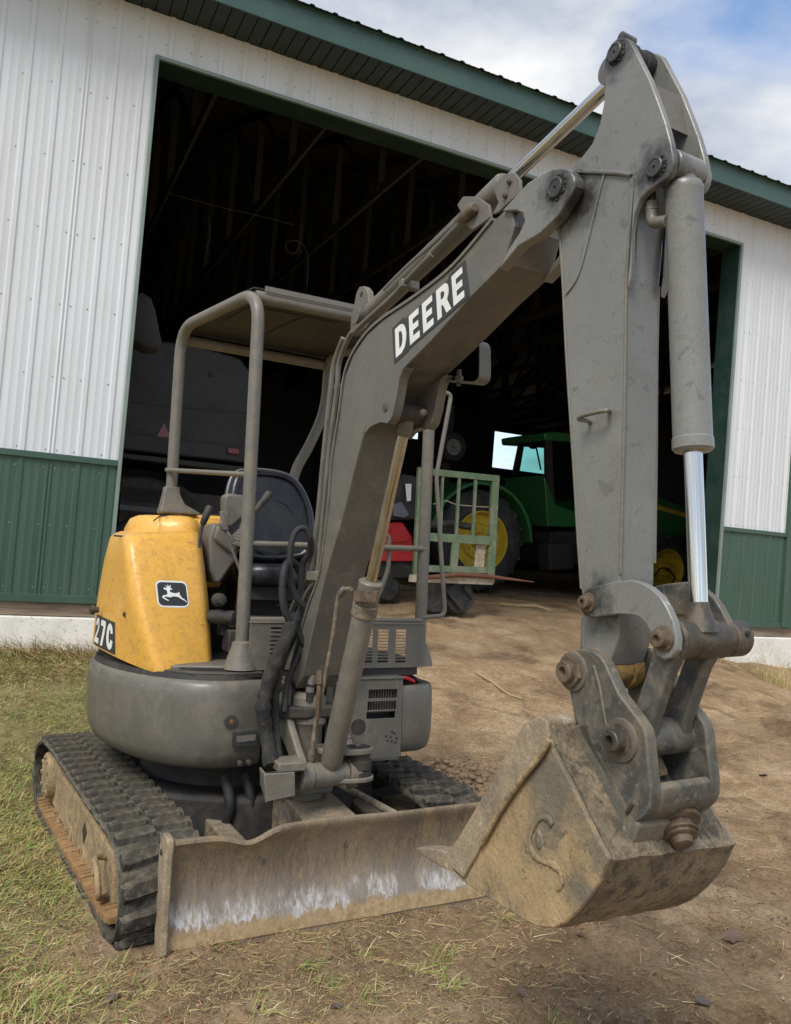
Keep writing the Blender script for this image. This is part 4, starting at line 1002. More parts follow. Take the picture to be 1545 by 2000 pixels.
# dark band put in as shade of the gap between cover and counterweight
Hs(Geo().loft([ringat(lp[:-4], .846, .022)+[V((.3, -.1, .846))], ringat(lp[:-4], .866, .03)+[V((.3, -.1, .866))]]), 'gap_shade_band', m_dark)

# ------------------------------------------------------------------ canopy, rails, seat, controls
R_ = .0275
B0 = [(-0.201,-0.620,0.895)][0]; B1 = [(-0.206,-0.620,2.384)][0]
A0 = [(-0.376,0.200,1.599)][0]; A1 = [(-0.382,0.200,2.423)][0]
ztop = [(-0.234,-0.600,2.478)][0][2]
canopy = empty('canopy', None); canopy.parent = exc
def Cn(g, name, m, **k): return g.build(name, m, canopy, M=M_HOUSE, **k)
tl = arcpath([B0, (B1[0], B1[1], ztop), (A1[0]+.005, A1[1]-.02, A1[2]+.075), A0], .15, 10)
Cn(Geo().tube(tl, R_, 20), 'left_hoop', m_grey_dusty, ang=60)
C0 = [(0.640,-0.600,0.880)][0]; C1 = [(0.646,-0.600,2.321)][0]
D1 = [(0.431,0.200,2.407)][0]; D2 = [(0.427,0.200,2.183)][0]; D3 = [(0.346,0.210,1.970)][0]; D4 = [(0.274,0.220,1.835)][0]; D5 = [(0.260,0.240,1.676)][0]
tr_ = arcpath([C0, (C1[0]+.005, C1[1], ztop-.01), (D1[0]-.005, D1[1]-.02, D1[2]+.075), D2, D3, D4, D5], .12, 10)
Cn(Geo().tube(tr_, R_, 20), 'right_hoop', m_grey_dusty, ang=60)
pT = V((B1[0]-.004, -.575, ztop-.012)); pU = V((C1[0]+.004, -.575, ztop-.022))
Cn(Geo().tube([pT, pU], R_*.98, 20), 'front_cross_tube', m_grey_dusty)
qT = V((A1[0], A1[1], A1[2]+.02)); qU = V((D1[0], D1[1], D1[2]+.02))
Cn(Geo().tube([qT, qU], R_*.95, 20), 'rear_cross_tube', m_grey_dusty)
# roof sheet with folded lip
up = .030
def rp_(u, v): return (pT*(1-u)+pU*u)*(1-v)+(qT*(1-u)+qU*u)*v
rs = []
for i in range(9):
    v = i/8; z = .012+.012*math.sin(math.pi*v)
    rs.append([rp_(-.01, v)+V((0, 0, up+z)), rp_(1.01, v)+V((0, 0, up+z)), rp_(1.01, v)+V((0, 0, up+z-.006)), rp_(-.01, v)+V((0, 0, up+z-.006))])
roof = Cn(Geo().loft(rs), 'roof_sheet', m_roofdark, ang=60)
Geo().loft([[rp_(u, -.045)+V((0, 0, .018+d)) for d in (0, .024)]+[rp_(u, -.035)+V((0, 0, .018+d)) for d in (.024, 0)] for u in (.03, .5, .97)]).build('roof_lip', m_greyplastic, roof, M=M_HOUSE)
# faded instruction sheet on the underside
def under(u, v, dz=0): 
    z = .012+.012*math.sin(math.pi*v); return rp_(u, v)+V((0, 0, up+z-.0085-dz))
for u0, u1 in ((.12, .40), (.42, .62)):
    g = Geo(); g.loft([[under(u, v) for v in (.30, .45, .60, .74)] for u in (u0, u1)], cap=False, closed=False)
    sh = g.build('instruction_sheet', mat('faded_sheet', (.022, .02, .017), .6), roof, M=M_HOUSE)
    tg_ = Geo(); rr = random.Random(5)
    for r in range(9):
        v = .33+r*.042; u = u0+.012
        while u < u1-.03:
            w = rr.uniform(.012, .05); w = min(w, u1-.012-u)
            tg_.add([under(u, v, .0012), under(u+w, v, .0012), under(u+w, v+.014, .0012), under(u, v+.014, .0012)], [(0, 1, 2, 3)]); u += w+.008
    tag(tg_.build('sheet_print', mat('faded_print', (.075, .06, .035), .6), roof, M=M_HOUSE), kind='stuff')
# post feet
def foot(p, z0, r0, r1, h, ext=None):
    g = Geo().lathe((p[0], p[1], z0), (p[0], p[1], z0+h), [(0, r0*1.04), (.012, r0), (h*.82, r1), (h*.93, r1*.97), (h, R_*.98)], 24); return g
Cn(foot(B0, .882, .068, .042, .115), 'post_foot', m_grey_dusty, ang=50)
Cn(foot(C0, .882, .062, .040, .10), 'post_foot', m_grey_dusty, ang=50)
zf = 1.552
Cn(Geo().loft([[V((A0[0]+x*k+sx, A0[1]+y*k, zf+z)) for x, y in ((-.055, -.05), (.055+ex, -.05), (.055+ex, .06), (-.055, .06))] for z, k, sx, ex in ((0, 1, 0, .085), (.012, 1, 0, .085), (.016, .98, 0, .075), (.05, .85, 0, .02), (.10, .70, 0, .0), (.135, .64, 0, 0))]), 'post_foot', m_grey_dusty, bevel=.008)
# rails
rl = .012
s0 = [(-0.405,0.190,1.769)][0]; s1 = [(-0.205,-0.610,1.688)][0]
Cn(Geo().tube([s0, s1], .0115, 14), 'side_rail', m_grey_dusty)
b0 = [(-0.177,-0.635,1.083)][0]; b1 = [(0.632,-0.620,1.087)][0]
Cn(Geo().tube([b0, b1], .0135, 14), 'lower_front_rail', m_grey_dusty)
m0 = [(-0.209,-0.625,1.397)][0]; m1 = [(0.637,-0.615,1.417)][0]
Cn(Geo().tube([m0, m1], .0135, 14), 'upper_front_rail', m_grey_dusty)
gr = arcpath([(0.631,-0.620,2.153),(0.752,-0.620,2.164),(0.685,-0.620,1.760),(0.758,-0.620,1.112),(0.636,-0.620,1.101)], .035, 7)
Cn(Geo().tube(gr, .0105, 14), 'grab_handle', m_grey_dusty)
gl = arcpath([(0.329,-0.300,2.208),(0.255,-0.300,2.187),(0.246,-0.300,1.825),(0.252,-0.300,1.284)], .03, 7)
Cn(Geo().tube(gl, .0105, 14), 'grab_handle', m_grey_dusty)
g3 = arcpath([(0.405,-0.600,1.471),(0.462,-0.600,1.474),(0.466,-0.600,1.320),(0.425,-0.600,1.203),(0.393,-0.600,1.175)], .03, 6)
Cn(Geo().tube(g3, .0105, 14), 'inner_handle', m_grey_dusty)
# front guard plate with three louvred columns on the right and one on the left
GY = -.668
gp0 = [(-0.184,1.075),(-0.018,0.873)][0:2]; gp1 = [(0.298,1.072),(0.625,0.882)][0:2]
hol = []
for cols, n in (([(0.329,1.046),(0.372,0.912)], 11), ([(0.396,1.046),(0.449,0.911)], 11), ([(0.484,1.046),(0.536,0.910)], 11), ([(-0.096,1.054),(-0.047,0.915)], 9)):
    (x0, zz1), (x1, zz0) = cols
    for i in range(n):
        z = zz1-(zz1-zz0)*i/(n-1); hol.append((x0, x1, z-.0065, z+.0035))
Cn(slot_panel(gp0[0][0], gp1[1][0], gp1[1][1], gp0[0][1], GY, hol, .005), 'guard_plate', m_grey)
gpl = Cn(Geo().box(((gp0[0][0]+gp1[1][0])/2, GY+.012, gp0[0][1]+.002), (gp1[1][0]-gp0[0][0], .035, .005)), 'guard_lip', m_grey_dusty)
# seat -----------------------------------------------------------------
seat = empty('seat', None); seat.parent = exc
def St(g, name, m, **k): return g.build(name, m, seat, M=M_HOUSE, **k)
bk = [(-0.092,1.317),(-0.130,1.443),(-0.132,1.611),(-0.102,1.770),(-0.029,1.805),(0.133,1.815),(0.241,1.787),(0.302,1.697),(0.340,1.578),(0.340,1.402),(0.315,1.328)]
bk = [(p[0], p[1]) for p in chaikin([V((a, c, 0)) for a, c in bk], 2)]
ca = sum(a for a, c in bk)/len(bk); cc_ = sum(c for a, c in bk)/len(bk); zlo = min(c for a, c in bk)
def bsec(k, y): return [V((ca+(a-ca)*k, y+.10*(c-zlo)+.035*((a-ca)/.2)**2*-1, cc_+(c-cc_)*k)) for a, c in bk]
St(Geo().loft([bsec(.82, .07), bsec(.84, .052), bsec(.90, .050), bsec(.96, .062), bsec(1, .09), bsec(1, .15), bsec(.96, .17), bsec(.8, .18)]), 'backrest', m_seat, ang=70)
St(Geo().tube([V((ca+(a-ca)*1.0, .095+.10*(c-zlo)-.035*((a-ca)/.2)**2, cc_+(c-cc_)*1.0)) for a, c in bk], .007, 8, 0, True), 'piping', mat('seat_piping', (.16, .16, .17), .4))
inn = [(p[0], p[1]) for p in chaikin([V((ca-.115, zlo+.05, 0)), V((ca-.125, zlo+.33, 0)), V((ca+.125, zlo+.33, 0)), V((ca+.115, zlo+.05, 0))], 2)]
St(Geo().tube([V((a, .052+.10*(c-zlo)-.02*((a-ca)/.2)**2, c)) for a, c in inn], .004, 6, 0, True), 'seam', m_seat)
cs = [(-0.081,1.352),(0.210,1.361),(0.219,1.277),(-0.079,1.266)]
x0, x1 = ca-.225, ca+.235
zc = zlo-.055
def csec(k, z): return [V((p.x, p.y, z)) for p in chaikin([V((x0+(1-k)*.2, -.30+(1-k)*.2, 0)), V((x1-(1-k)*.2, -.30+(1-k)*.2, 0)), V((x1-(1-k)*.2, .17, 0)), V((x0+(1-k)*.2, .17, 0))], 2, w=.16)]
St(Geo().loft([csec(.94, zc-.05), csec(1, zc-.035), csec(1, zc+.02), csec(.95, zc+.045), csec(.8, zc+.055)]), 'cushion', m_seat, ang=70)
St(Geo().box(((x0+x1)/2, -.05, zc-.085), (.40, .36, .06)), 'seat_pan', m_dark)
St(Geo().box(((x0+x1)/2, .05, zc-.25), (.42, .30, .3)), 'seat_mount', m_dark)
St(Geo().box(((x0+x1)/2, -.16, zc-.20), (.34, .012, .012)), 'mount_rail', m_greyplastic)
St(Geo().tube([((x0+x1)/2-.03, -.16, zc-.14), ((x0+x1)/2+.10, -.16, zc-.14), ((x0+x1)/2+.10, -.16, zc-.22)], .006, 8), 'slide_bar', m_greyplastic)
# yellow wall and engine box behind the seat
Hs(Geo().box((.0, .36, 1.30), (.62, .26, .52)), 'engine_cover', m_yellow, bevel=.02)
Hs(Geo().box((-.245, .10, 1.36), (.20, .22, .33)), 'inner_cover', m_yellow, bevel=.02)
Hs(Geo().box((.12, .16, 1.05), (.72, .10, .36)), 'under_seat_wall', m_dark)
for c, sz, m in (((-.17, -.42, .98), (.10, .12, .10), m_dark), ((-.16, -.40, 1.06), (.09, .08, .05), m_greyplastic), ((-.20, -.36, 1.02), (.07, .08, .05), m_dark), ((-.12, -.44, .93), (.12, .14, .06), m_black), ((.02, -.30, .96), (.07, .1, .09), m_dark)):
    Hs(Geo().box(c, sz), 'pedal_valve', m, bevel=.008)
q = [(-0.252,-0.420,1.153)][0]
Hs(Geo().lathe((q[0], -.47, q[2]), (q[0], -.38, q[2]), [(0, .012), (.003, .018), (.05, .020), (.055, .03), (.09, .03)], 14), 'valve_body', m_dark)
q = [(-0.252,-0.420,1.080)][0]
Hs(Geo().lathe((q[0]+.06, -.46, q[2]), (q[0]-.04, -.38, q[2]), [(0, .02), (.004, .03), (.08, .032), (.12, .028)], 16), 'swivel_motor', m_dark)
# left console with joystick (viewer's left)
cns = empty('control_console', None); cns.parent = exc
def Co(g, name, m, **k): return g.build(name, m, cns, M=M_HOUSE, **k)
CY = -.22
body = [(-0.251,1.500),(-0.197,1.480),(-0.126,1.408),(-0.137,1.340),(-0.159,1.302),(-0.194,1.244),(-0.211,1.220),(-0.233,1.224),(-0.258,1.288),(-0.270,1.428)]
Co(Geo().prism(body, CY, CY+.22, axis=1), 'console_body', m_greyplastic, bevel=.02)
cap = [(-0.254,1.424),(-0.240,1.481),(-0.213,1.497),(-0.157,1.434),(-0.131,1.400),(-0.148,1.368),(-0.172,1.358)]
Co(Geo().prism(cap, CY-.02, CY+.05, axis=1), 'console_cap', m_greyplastic, bevel=.012)
boot0 = V([(-0.096,-0.190,1.451)][0]); boot1 = V([(-0.162,-0.190,1.375)][0])
d_ = (V([(-0.069,-0.190,1.598)][0])-V([(-0.130,-0.190,1.408)][0])).normalized()
base_ = V([(-0.132,-0.190,1.393)][0])
prof = [(0, .062), (.008, .062)]
for i in range(5): prof += [(.010+i*.016, .060-i*.008), (.018+i*.016, .052-i*.008), (.022+i*.016, .050-i*.008)]
prof += [(.10, .022), (.13, .017), (.16, .013)]
Co(Geo().lathe(base_, base_+d_*.3, prof, 24), 'joystick_boot', m_greyplastic, ang=30)
box_ = [(-0.198,1.632),(-0.177,1.646),(-0.093,1.642),(-0.092,1.537),(-0.153,1.480),(-0.188,1.487)]
Co(Geo().prism(box_, -.16, -.08, axis=1), 'armrest', m_greyplastic, bevel=.014)
h0 = V([(-0.055,-0.190,1.563)][0]); h1 = V([(0.018,-0.190,1.661)][0])
jd = (h1-h0).normalized()
Co(Geo().lathe(h0, h1, [(0, .010), (.02, .013), (.06, .017), (.09, .019), ((h1-h0).length-.006, .020), ((h1-h0).length, .013)], 14), 'joystick_grip', m_black, ang=50)
def lever(pts, y, r, name, grip=None):
    P = [V((a, y, c)) for a, c in pts]
    Hs(Geo().tube(P, r, 10), name, m_black)
    if grip:
        a, b = [V((p[0], y, p[1])) for p in grip]; L_ = (b-a).length
        Hs(Geo().lathe(a, b, [(0, r*1.1), (.01, r*1.9), (L_-.012, r*2.3), (L_-.003, r*2.0), (L_, r)], 12), 'lever_grip', m_black, ang=50)
lever([(-0.333,1.485),(-0.341,1.432),(-0.342,1.376)], -.36, .0075, 'control_lever', [(-0.335,1.476),(-0.304,1.564)])
q0 = [(-0.232,1.467),(-0.146,1.276)]
Hs(Geo().tube([V((q0[0][0], -.34, q0[0][1])), V((q0[1][0], -.34, q0[1][1]))], .0065, 10), 'travel_lever', m_greyplastic)
q1 = [(-0.146,1.276),(-0.151,1.065)]
Hs(Geo().tube([V((q1[0][0], -.34, q1[0][1])), V((q1[1][0], -.34, q1[1][1]))], .010, 10), 'travel_lever', m_black)
g0 = [(-0.257,1.545),(-0.217,1.544),(-0.219,1.493),(-0.210,1.461),(-0.240,1.455),(-0.260,1.486),(-0.247,1.500)]
Hs(Geo().prism(g0, -.355, -.325, axis=1), 'lever_knob', m_greyplastic, bevel=.006)
# ------------------------------------------------------------------ boom (boom frame: s, w, v)
def Bm(g, name, m, parent=None, **k): return g.build(name, m, exc if parent is None else parent, M=M_BOOM, **k)
WB = .085
def sv(p, w): return V((p[0], w, p[1]))
def pin_cap(p, w, r, d=-1, parent=None, m=None, hole=True, h=.012):
    g = Geo().lathe((p[0], w, p[1]), (p[0], w+d*h, p[1]), [(0, r), (h*.7, r), (h*.85, r*.9), (h*.86, r*.78), (h*.72, r*.74), (h*.74, r*.16), (h*.2, r*.12)] if hole else [(0, r), (h*.8, r), (h, r*.9)], 24)
    return Bm(g, 'pin', m or m_pin, parent=parent, ang=30)
box_o = [(-0.090,0.095),(-0.154,0.180),(-0.078,0.297),(0.007,0.440),(0.096,0.567),(0.147,0.830),(0.161,1.005),(0.206,1.184),(0.236,1.324),(0.298,1.395),(0.401,1.447),(0.529,1.473),(0.739,1.489),(0.962,1.522),(1.160,1.596),(1.243,1.613),(1.255,1.547),(1.216,1.455),(1.191,1.443),(1.065,1.402),(0.841,1.316),(0.686,1.265),(0.533,1.206),(0.451,1.149),(0.420,1.092),(0.379,1.020),(0.279,0.800),(0.189,0.647),(0.117,0.506),(0.021,0.281),(-0.025,0.155)]
boom = Bm(Geo().prism(box_o, -WB, WB, axis=1), 'boom', m_grey, ang=24, bevel=.004)
# cover plate along the back and top, a little wider than the box
top_ = [(-0.154,0.180),(-0.078,0.297),(0.007,0.440),(0.096,0.567),(0.147,0.830),(0.161,1.005),(0.206,1.184),(0.236,1.324),(0.298,1.395),(0.401,1.447),(0.529,1.473),(0.739,1.489),(0.962,1.522),(1.160,1.596)]
tp = spline([V((a, c, 0)) for a, c in top_], 5); strip = []
for i, p in enumerate(tp):
    t = (tp[min(i+1, len(tp)-1)]-tp[max(i-1, 0)]).normalized(); n = V((-t.y, t.x, 0))
    strip.append((p+n*.001, p+n*.011))
Geo().loft([[V((a.x, -WB-.006, a.y)), V((b.x, -WB-.006, b.y)), V((b.x, WB+.006, b.y)), V((a.x, WB+.006, a.y))] for a, b in strip]).build('top_flange', m_grey, boom, M=M_BOOM, ang=30)
# fork cheeks at the tip
cheek = [(1.214,1.600),(1.324,1.635),(1.386,1.636),(1.426,1.631),(1.461,1.620),(1.488,1.600),(1.506,1.576),(1.508,1.552),(1.491,1.528),(1.450,1.497),(1.382,1.475),(1.294,1.472),(1.208,1.434),(1.248,1.477),(1.295,1.508),(1.316,1.533),(1.308,1.558),(1.279,1.577)]
for w0, w1 in ((-.098, -.064), (.064, .098)):
    Bm(Geo().prism(cheek, w0, w1, axis=1), 'fork_cheek', m_grey_clean, parent=boom, bevel=.004, ang=30)
elbow = [(1.444,1.572)][0]
pin_cap(elbow, -.098, .0265, parent=boom, m=m_grey_clean); pin_cap(elbow, .098, .0265, 1, parent=boom, m=m_grey_clean)
Bm(Geo().cyl(sv(elbow, -.064), sv(elbow, .064), .04), 'elbow_boss', m_dark, parent=boom)
gr_ = Geo(); rr = random.Random(2)
for i in range(60):
    a = rr.uniform(0, 6.28); r = rr.uniform(.0265, .034)
    gr_.ball((elbow[0]+r*math.cos(a), -.099, elbow[1]+r*math.sin(a)), rr.uniform(.002, .005), 6, 4)
tag(Bm(gr_, 'grease', m_black, parent=boom), kind='stuff')
# ears for the boom cylinder
ear = [(0.713,1.260),(0.583,1.231),(0.514,1.196),(0.465,1.146),(0.446,1.100),(0.445,1.074),(0.478,1.092),(0.512,1.096),(0.559,1.098),(0.604,1.087),(0.627,1.099),(0.637,1.112),(0.654,1.154),(0.675,1.231),(0.697,1.254)]
for w0, w1 in ((-.097, -.062), (.062, .097)): Bm(Geo().prism(ear, w0, w1, axis=1), 'cylinder_ear', m_grey, parent=boom, bevel=.004, ang=40)
bc_top = [(0.577,1.141)][0]; bc_foot = [(0.074,-0.215)][0]
ep = [(0.588,1.144)][0]
Bm(Geo().lathe(sv(ep, -.097), sv(ep, -.103), [(0, .016), (.004, .015), (.005, .006)], 7), 'retaining_bolt', m_rustpin, parent=boom)
Bm(Geo().cyl(sv(bc_top, -.08), sv(bc_top, .08), .020), 'boom_cylinder_pin', m_pin, parent=boom)
fx = [(0.688,1.124)][0]
Bm(Geo().lathe((fx[0]+.03, -.03, fx[1]-.01), (fx[0]+.055, -.035, fx[1]-.012), [(0, .012), (.02, .012), (.022, .008)], 6), 'grease_nipple', m_pin, parent=boom)
# lifting eye at the heel
eye = [(0.116,1.526),(0.119,1.590),(0.141,1.646),(0.159,1.693),(0.184,1.709),(0.220,1.700),(0.252,1.674),(0.273,1.621),(0.298,1.582),(0.312,1.554),(0.257,1.524),(0.189,1.516)]
Bm(Geo().prism(eye, -.014, .014, axis=1), 'lifting_eye', m_grey, parent=boom, bevel=.003, ang=30)
for (x_, r_) in ((0, .0115), (1, .007), (2, .006), (3, .0055)):
    q = [(0.205,1.671),(0.224,1.610),(0.188,1.578),(0.153,1.566)][x_]
    Bm(Geo().lathe(sv(q, -.0145), sv(q, .0148), [(0, r_), (.029, r_)], 16), 'eye_hole', m_dark, parent=boom)
# hydraulic pipes along the back of the boom
def pipe(pts, r, name='hydraulic_pipe', m=None, parent=None, k=5, n=12): return Bm(Geo().tube(pts, r, n, k), name, m or m_grey, parent=parent or boom, ang=60)
pipe([(-0.185,-0.055,0.381),(-0.091,-0.055,0.484),(-0.007,-0.055,0.549),(0.017,-0.055,0.690),(0.032,-0.055,0.820),(0.069,-0.055,1.109),(0.105,-0.055,1.303),(0.117,-0.055,1.411),(0.195,-0.055,1.496),(0.247,-0.055,1.504),(0.297,-0.055,1.516),(0.535,-0.055,1.561),(0.665,-0.055,1.599),(0.789,-0.055,1.629)], .0105)
pipe([(-0.348,-0.022,0.380),(-0.232,-0.022,0.496),(-0.142,-0.022,0.560),(-0.111,-0.022,0.693),(-0.090,-0.022,0.828),(-0.059,-0.022,1.099),(-0.027,-0.022,1.310),(-0.005,-0.022,1.432),(0.072,-0.022,1.526)], .0105)
pipe([(0.427,-0.030,1.621),(0.599,-0.030,1.658),(0.735,-0.030,1.677),(0.853,-0.030,1.698),(0.924,-0.030,1.710),(0.966,-0.030,1.714)], .0105)
pipe([(0.763,-0.052,1.629),(0.799,-0.052,1.641),(0.835,-0.052,1.649),(0.957,-0.052,1.682),(0.990,-0.052,1.693)], .0115)
for p0, p1 in ((0, 1),):
    q = [(0.535,-0.055,1.561),(0.685,-0.055,1.603)]
    Bm(Geo().box(V(q[0])*.5+V(q[1])*.5+V((0, .02, 0)), (.03, .07, .03)), 'pipe_clamp', m_grey, parent=boom, bevel=.004)
q = [(-0.065,-0.062,0.573),(0.045,-0.062,0.575),(0.030,-0.062,0.536),(-0.070,-0.062,0.535)]
Bm(Geo().prism([(p[0], p[2]) for p in q], -.075, -.01, axis=1), 'pipe_clamp', m_grey_dusty, parent=boom, bevel=.004)
# strap bracket under the boom
st = [(0.589,1.273),(0.846,1.210),(0.869,1.214),(0.879,1.226),(0.874,1.322),(0.862,1.342),(0.827,1.357)]
sp_ = arcpath([V((a, 0, c)) for a, c in st], .012, 4); g = Geo(); secs = []
for i, p in enumerate(sp_):
    t = (sp_[min(i+1, len(sp_)-1)]-sp_[max(i-1, 0)]).normalized(); n = V((-t.z, 0, t.x))*.003
    secs.append([V((p.x+n.x, .085, p.z+n.z)), V((p.x+n.x, .128, p.z+n.z)), V((p.x-n.x, .128, p.z-n.z)), V((p.x-n.x, .085, p.z-n.z))])
br = Bm(g.loft(secs), 'lamp_bracket', m_grey, parent=boom, ang=40)
q = [(0.731,0.105,1.245)][0]
Bm(Geo().lathe((q[0], q[1], q[2]-.02), (q[0], q[1], q[2]+.035), [(0, .008), (.012, .008), (.013, .014), (.03, .016), (.034, .009), (.055, .008)], 8), 'bracket_bolt', m_pin, parent=boom)
# lettering on the side of the boom
dq = [(0.594,1.423),(1.026,1.525),(1.054,1.402),(0.618,1.293)]
def quad(u, v, w=-.0872):   # u along the decal, v up it
    a, b, c, d = [V((p[0], w, p[1])) for p in (dq[3], dq[2], dq[1], dq[0])]
    return (a*(1-u)+b*u)*(1-v)+(d*(1-u)+c*u)*v
GL = {'E': [[(0, 0), (.92, 0), (.92, .22), (.34, .22), (.34, .40), (.84, .40), (.84, .61), (.34, .61), (.34, .79), (.92, .79), (.92, 1), (0, 1)]],
      'D': [[(0, 0), (.50, 0), (.78, .10), (.93, .30), (.97, .5), (.93, .70), (.78, .90), (.50, 1), (0, 1)], [(.33, .22), (.45, .22), (.56, .28), (.62, .40), (.63, .5), (.62, .60), (.56, .72), (.45, .78), (.33, .78)]],
      'R': [[(0, 0), (.33, 0), (.33, .36), (.44, .36), (.66, 0), (1.02, 0), (.76, .42), (.88, .53), (.93, .70), (.88, .87), (.74, .97), (.52, 1), (0, 1)], [(.33, .56), (.48, .56), (.57, .60), (.60, .68), (.57, .76), (.48, .80), (.33, .80)]],
      '2': [[(0, 0), (.95, 0), (.95, .22), (.44, .22), (.80, .52), (.93, .72), (.86, .90), (.66, 1), (.36, 1), (.12, .90), (.02, .72), (.34, .66), (.42, .78), (.54, .78), (.59, .68), (.50, .54), (0, .12)]],
      '7': [[(.16, 0), (.55, 0), (.95, .78), (.95, 1), (0, 1), (0, .77), (.54, .77)]],
      'C': [[(.95, .36), (.86, .12), (.64, 0), (.38, 0), (.14, .12), (.02, .34), (0, .5), (.02, .66), (.14, .88), (.38, 1), (.64, 1), (.86, .88), (.95, .66), (.62, .62), (.58, .73), (.48, .77), (.38, .70), (.34, .5), (.38, .30), (.48, .23), (.58, .27), (.62, .40)]]}
def glyph_mesh(contours, fn):
    """flat face with holes: triangulated outline"""
    bm = bmesh.new(); edges = []
    for c in contours:
        vs = [bm.verts.new(fn(*p)) for p in c]
        for i in range(len(vs)): edges.append(bm.edges.new((vs[i], vs[(i+1) % len(vs)])))
    bmesh.ops.triangle_fill(bm, edges=edges, use_beauty=True, use_dissolve=False)
    me = bpy.data.meshes.new('letter'); bm.to_mesh(me); bm.free(); return me
def letters(text, name, parent, M, place_fn, m, thick=0.0):
    for i, ch in enumerate(text):
        me = glyph_mesh(GL[ch], lambda x, y: place_fn(i, x, y)); me.materials.append(m)
        o = bpy.data.objects.new(name, me); COL.objects.link(o); o.parent = parent; o.matrix_local = M
outl = [(-.012, .035), (.14, -.06), (.19, .085), (.36, .035), (.38, .09), (.575, .05), (.605, .085), (.80, .03), (.83, .06), (1.0, .10), (1.0, .985), (.815, .96), (.795, .86), (.585, .92), (.57, .86), (.385, .91), (.375, .855), (.18, .92), (.165, .80), (.02, .98), (0, .95)]
outl = [(0, 0), (.20, .0), (.22, .04), (1, 0), (1, 1), (.80, 1), (.785, .90), (.20, .92), (.185, 1), (0, 1)]
dec = Geo(); dec.add([quad(u, v) for u, v in outl], [tuple(range(len(outl)))])
dec = Bm(dec, 'name_decal', m_decal, parent=boom)
def deere(i, x, y):
    u0 = (.035, .245, .432, .622, .822)[i]; w = (.185, .165, .165, .185, .155)[i]
    y0 = .10; y1 = .89
    return quad(u0+(x*.92+y*.05)*w, y0+(y1-y0)*y, -.0882)
letters('DEERE', 'letter', dec, M_BOOM, deere, m_white)

# boom cylinder ----------------------------------------------------------
bcy = empty('boom_cylinder', None); bcy.parent = exc
f0, f1 = sv(bc_foot, 0), sv(bc_top, 0); ax_ = (f1-f0).normalized(); L_ = (f1-f0).length
lb = (sv([(0.291,0.570)][0], 0)-f0).dot(ax_)
Bm(Geo().lathe(f0+ax_*.02, f1, [(0, .030), (.03, .040), (.04, .0425), (lb-.16, .0425), (lb-.155, .0415), (lb-.10, .0415), (lb-.095, .045), (lb-.024, .045), (lb-.02, .041), (lb-.018, .018)], 32), 'barrel', m_grey_dusty, parent=bcy, ang=35)
Bm(Geo().cyl(f0+ax_*(lb-.03), f1-ax_*.05, .0205, n=24), 'rod', m_chrome_old, parent=bcy)
Bm(Geo().lathe(f1-ax_*.085, f1, [(0, .0205), (.01, .027), (.06, .03), (.08, .03)], 24), 'rod_end', m_grey, parent=bcy)
Bm(Geo().cyl(sv(bc_top, -.045), sv(bc_top, .045), .038), 'rod_eye', m_dark, parent=bcy)
Bm(Geo().lathe(sv(bc_foot, -.075), sv(bc_foot, .075), [(0, .04), (.006, .047), (.145, .047), (.15, .04)], 28), 'foot_eye', m_grey_dusty, parent=bcy)
cl = [(0.327,-0.048,0.509),(0.498,-0.048,0.515),(0.491,-0.048,0.472),(0.322,-0.048,0.469)]
cq = [(p[0], p[2]) for p in cl]
Bm(Geo().prism(cq, -.054, -.040, axis=1), 'barrel_clamp', m_rustpin, parent=bcy, bevel=.002)
Bm(Geo().lathe(f0+ax_*(lb-.135), f0+ax_*(lb-.09), [(0, .043), (.002, .049), (.043, .049), (.045, .043)], 32), 'clamp_band', m_grey_mud, parent=bcy)
Bm(Geo().tube([(0.301,-0.052,0.515),(0.225,-0.052,0.506),(0.193,-0.052,0.476),(0.169,-0.052,0.354),(0.146,-0.052,0.273),(0.101,-0.052,0.131),(0.065,-0.052,0.027),(0.028,-0.052,-0.079),(0.004,-0.052,-0.164)], .0085, 10, 4), 'feed_pipe', m_grey_mud, parent=bcy)
Bm(Geo().lathe(sv([(0.241,0.513)][0], -.052), sv([(0.189,0.468)][0], -.052), [(0, .012), (.02, .015), (.03, .014), (.04, .012)], 8), 'pipe_fitting', m_grey, parent=bcy)
Bm(Geo().lathe(sv([(0.100,0.190)][0], -.07), sv([(0.096,0.013)][0], -.07), [(0, .011), (.02, .016), (.05, .016), (.055, .010), (.19, .010)], 8), 'pipe_fitting', m_rustpin, parent=bcy)
Bm(Geo().lathe(sv([(0.094,0.032)][0], -.07), sv([(0.033,-0.176)][0], -.06), [(0, .008), (.15, .008), (.17, .016), (.20, .017), (.22, .010)], 10), 'pipe_fitting', m_grey_mud, parent=bcy)

# arm cylinder -----------------------------------------------------------
acy = empty('arm_cylinder', None); acy.parent = exc
a0_, a1_ = sv([(0.230,1.574)][0], 0), sv([(1.559,1.847)][0], 0)
hd = sv([(1.105,1.757)][0], 0); axd = (a1_-a0_).normalized(); lh = (hd-a0_).dot(axd)
Bm(Geo().lathe(a0_, a1_, [(0, .026), (.03, .034), (.05, .0365), (lh-.12, .0365), (lh-.115, .039), (lh-.01, .039), (lh, .033), (lh+.002, .016)], 32), 'barrel', m_grey_dusty, parent=acy, ang=35)
Bm(Geo().cyl(a0_+axd*(lh-.02), a1_, .0185, n=24), 'rod', m_chrome, parent=acy)
Bm(Geo().cyl(a1_-V((0, .042, 0)), a1_+V((0, .042, 0)), .036), 'rod_eye', m_grey, parent=acy)
Bm(Geo().cyl(a0_-V((0, .05, 0)), a0_+V((0, .05, 0)), .032), 'foot_eye', m_grey, parent=acy)
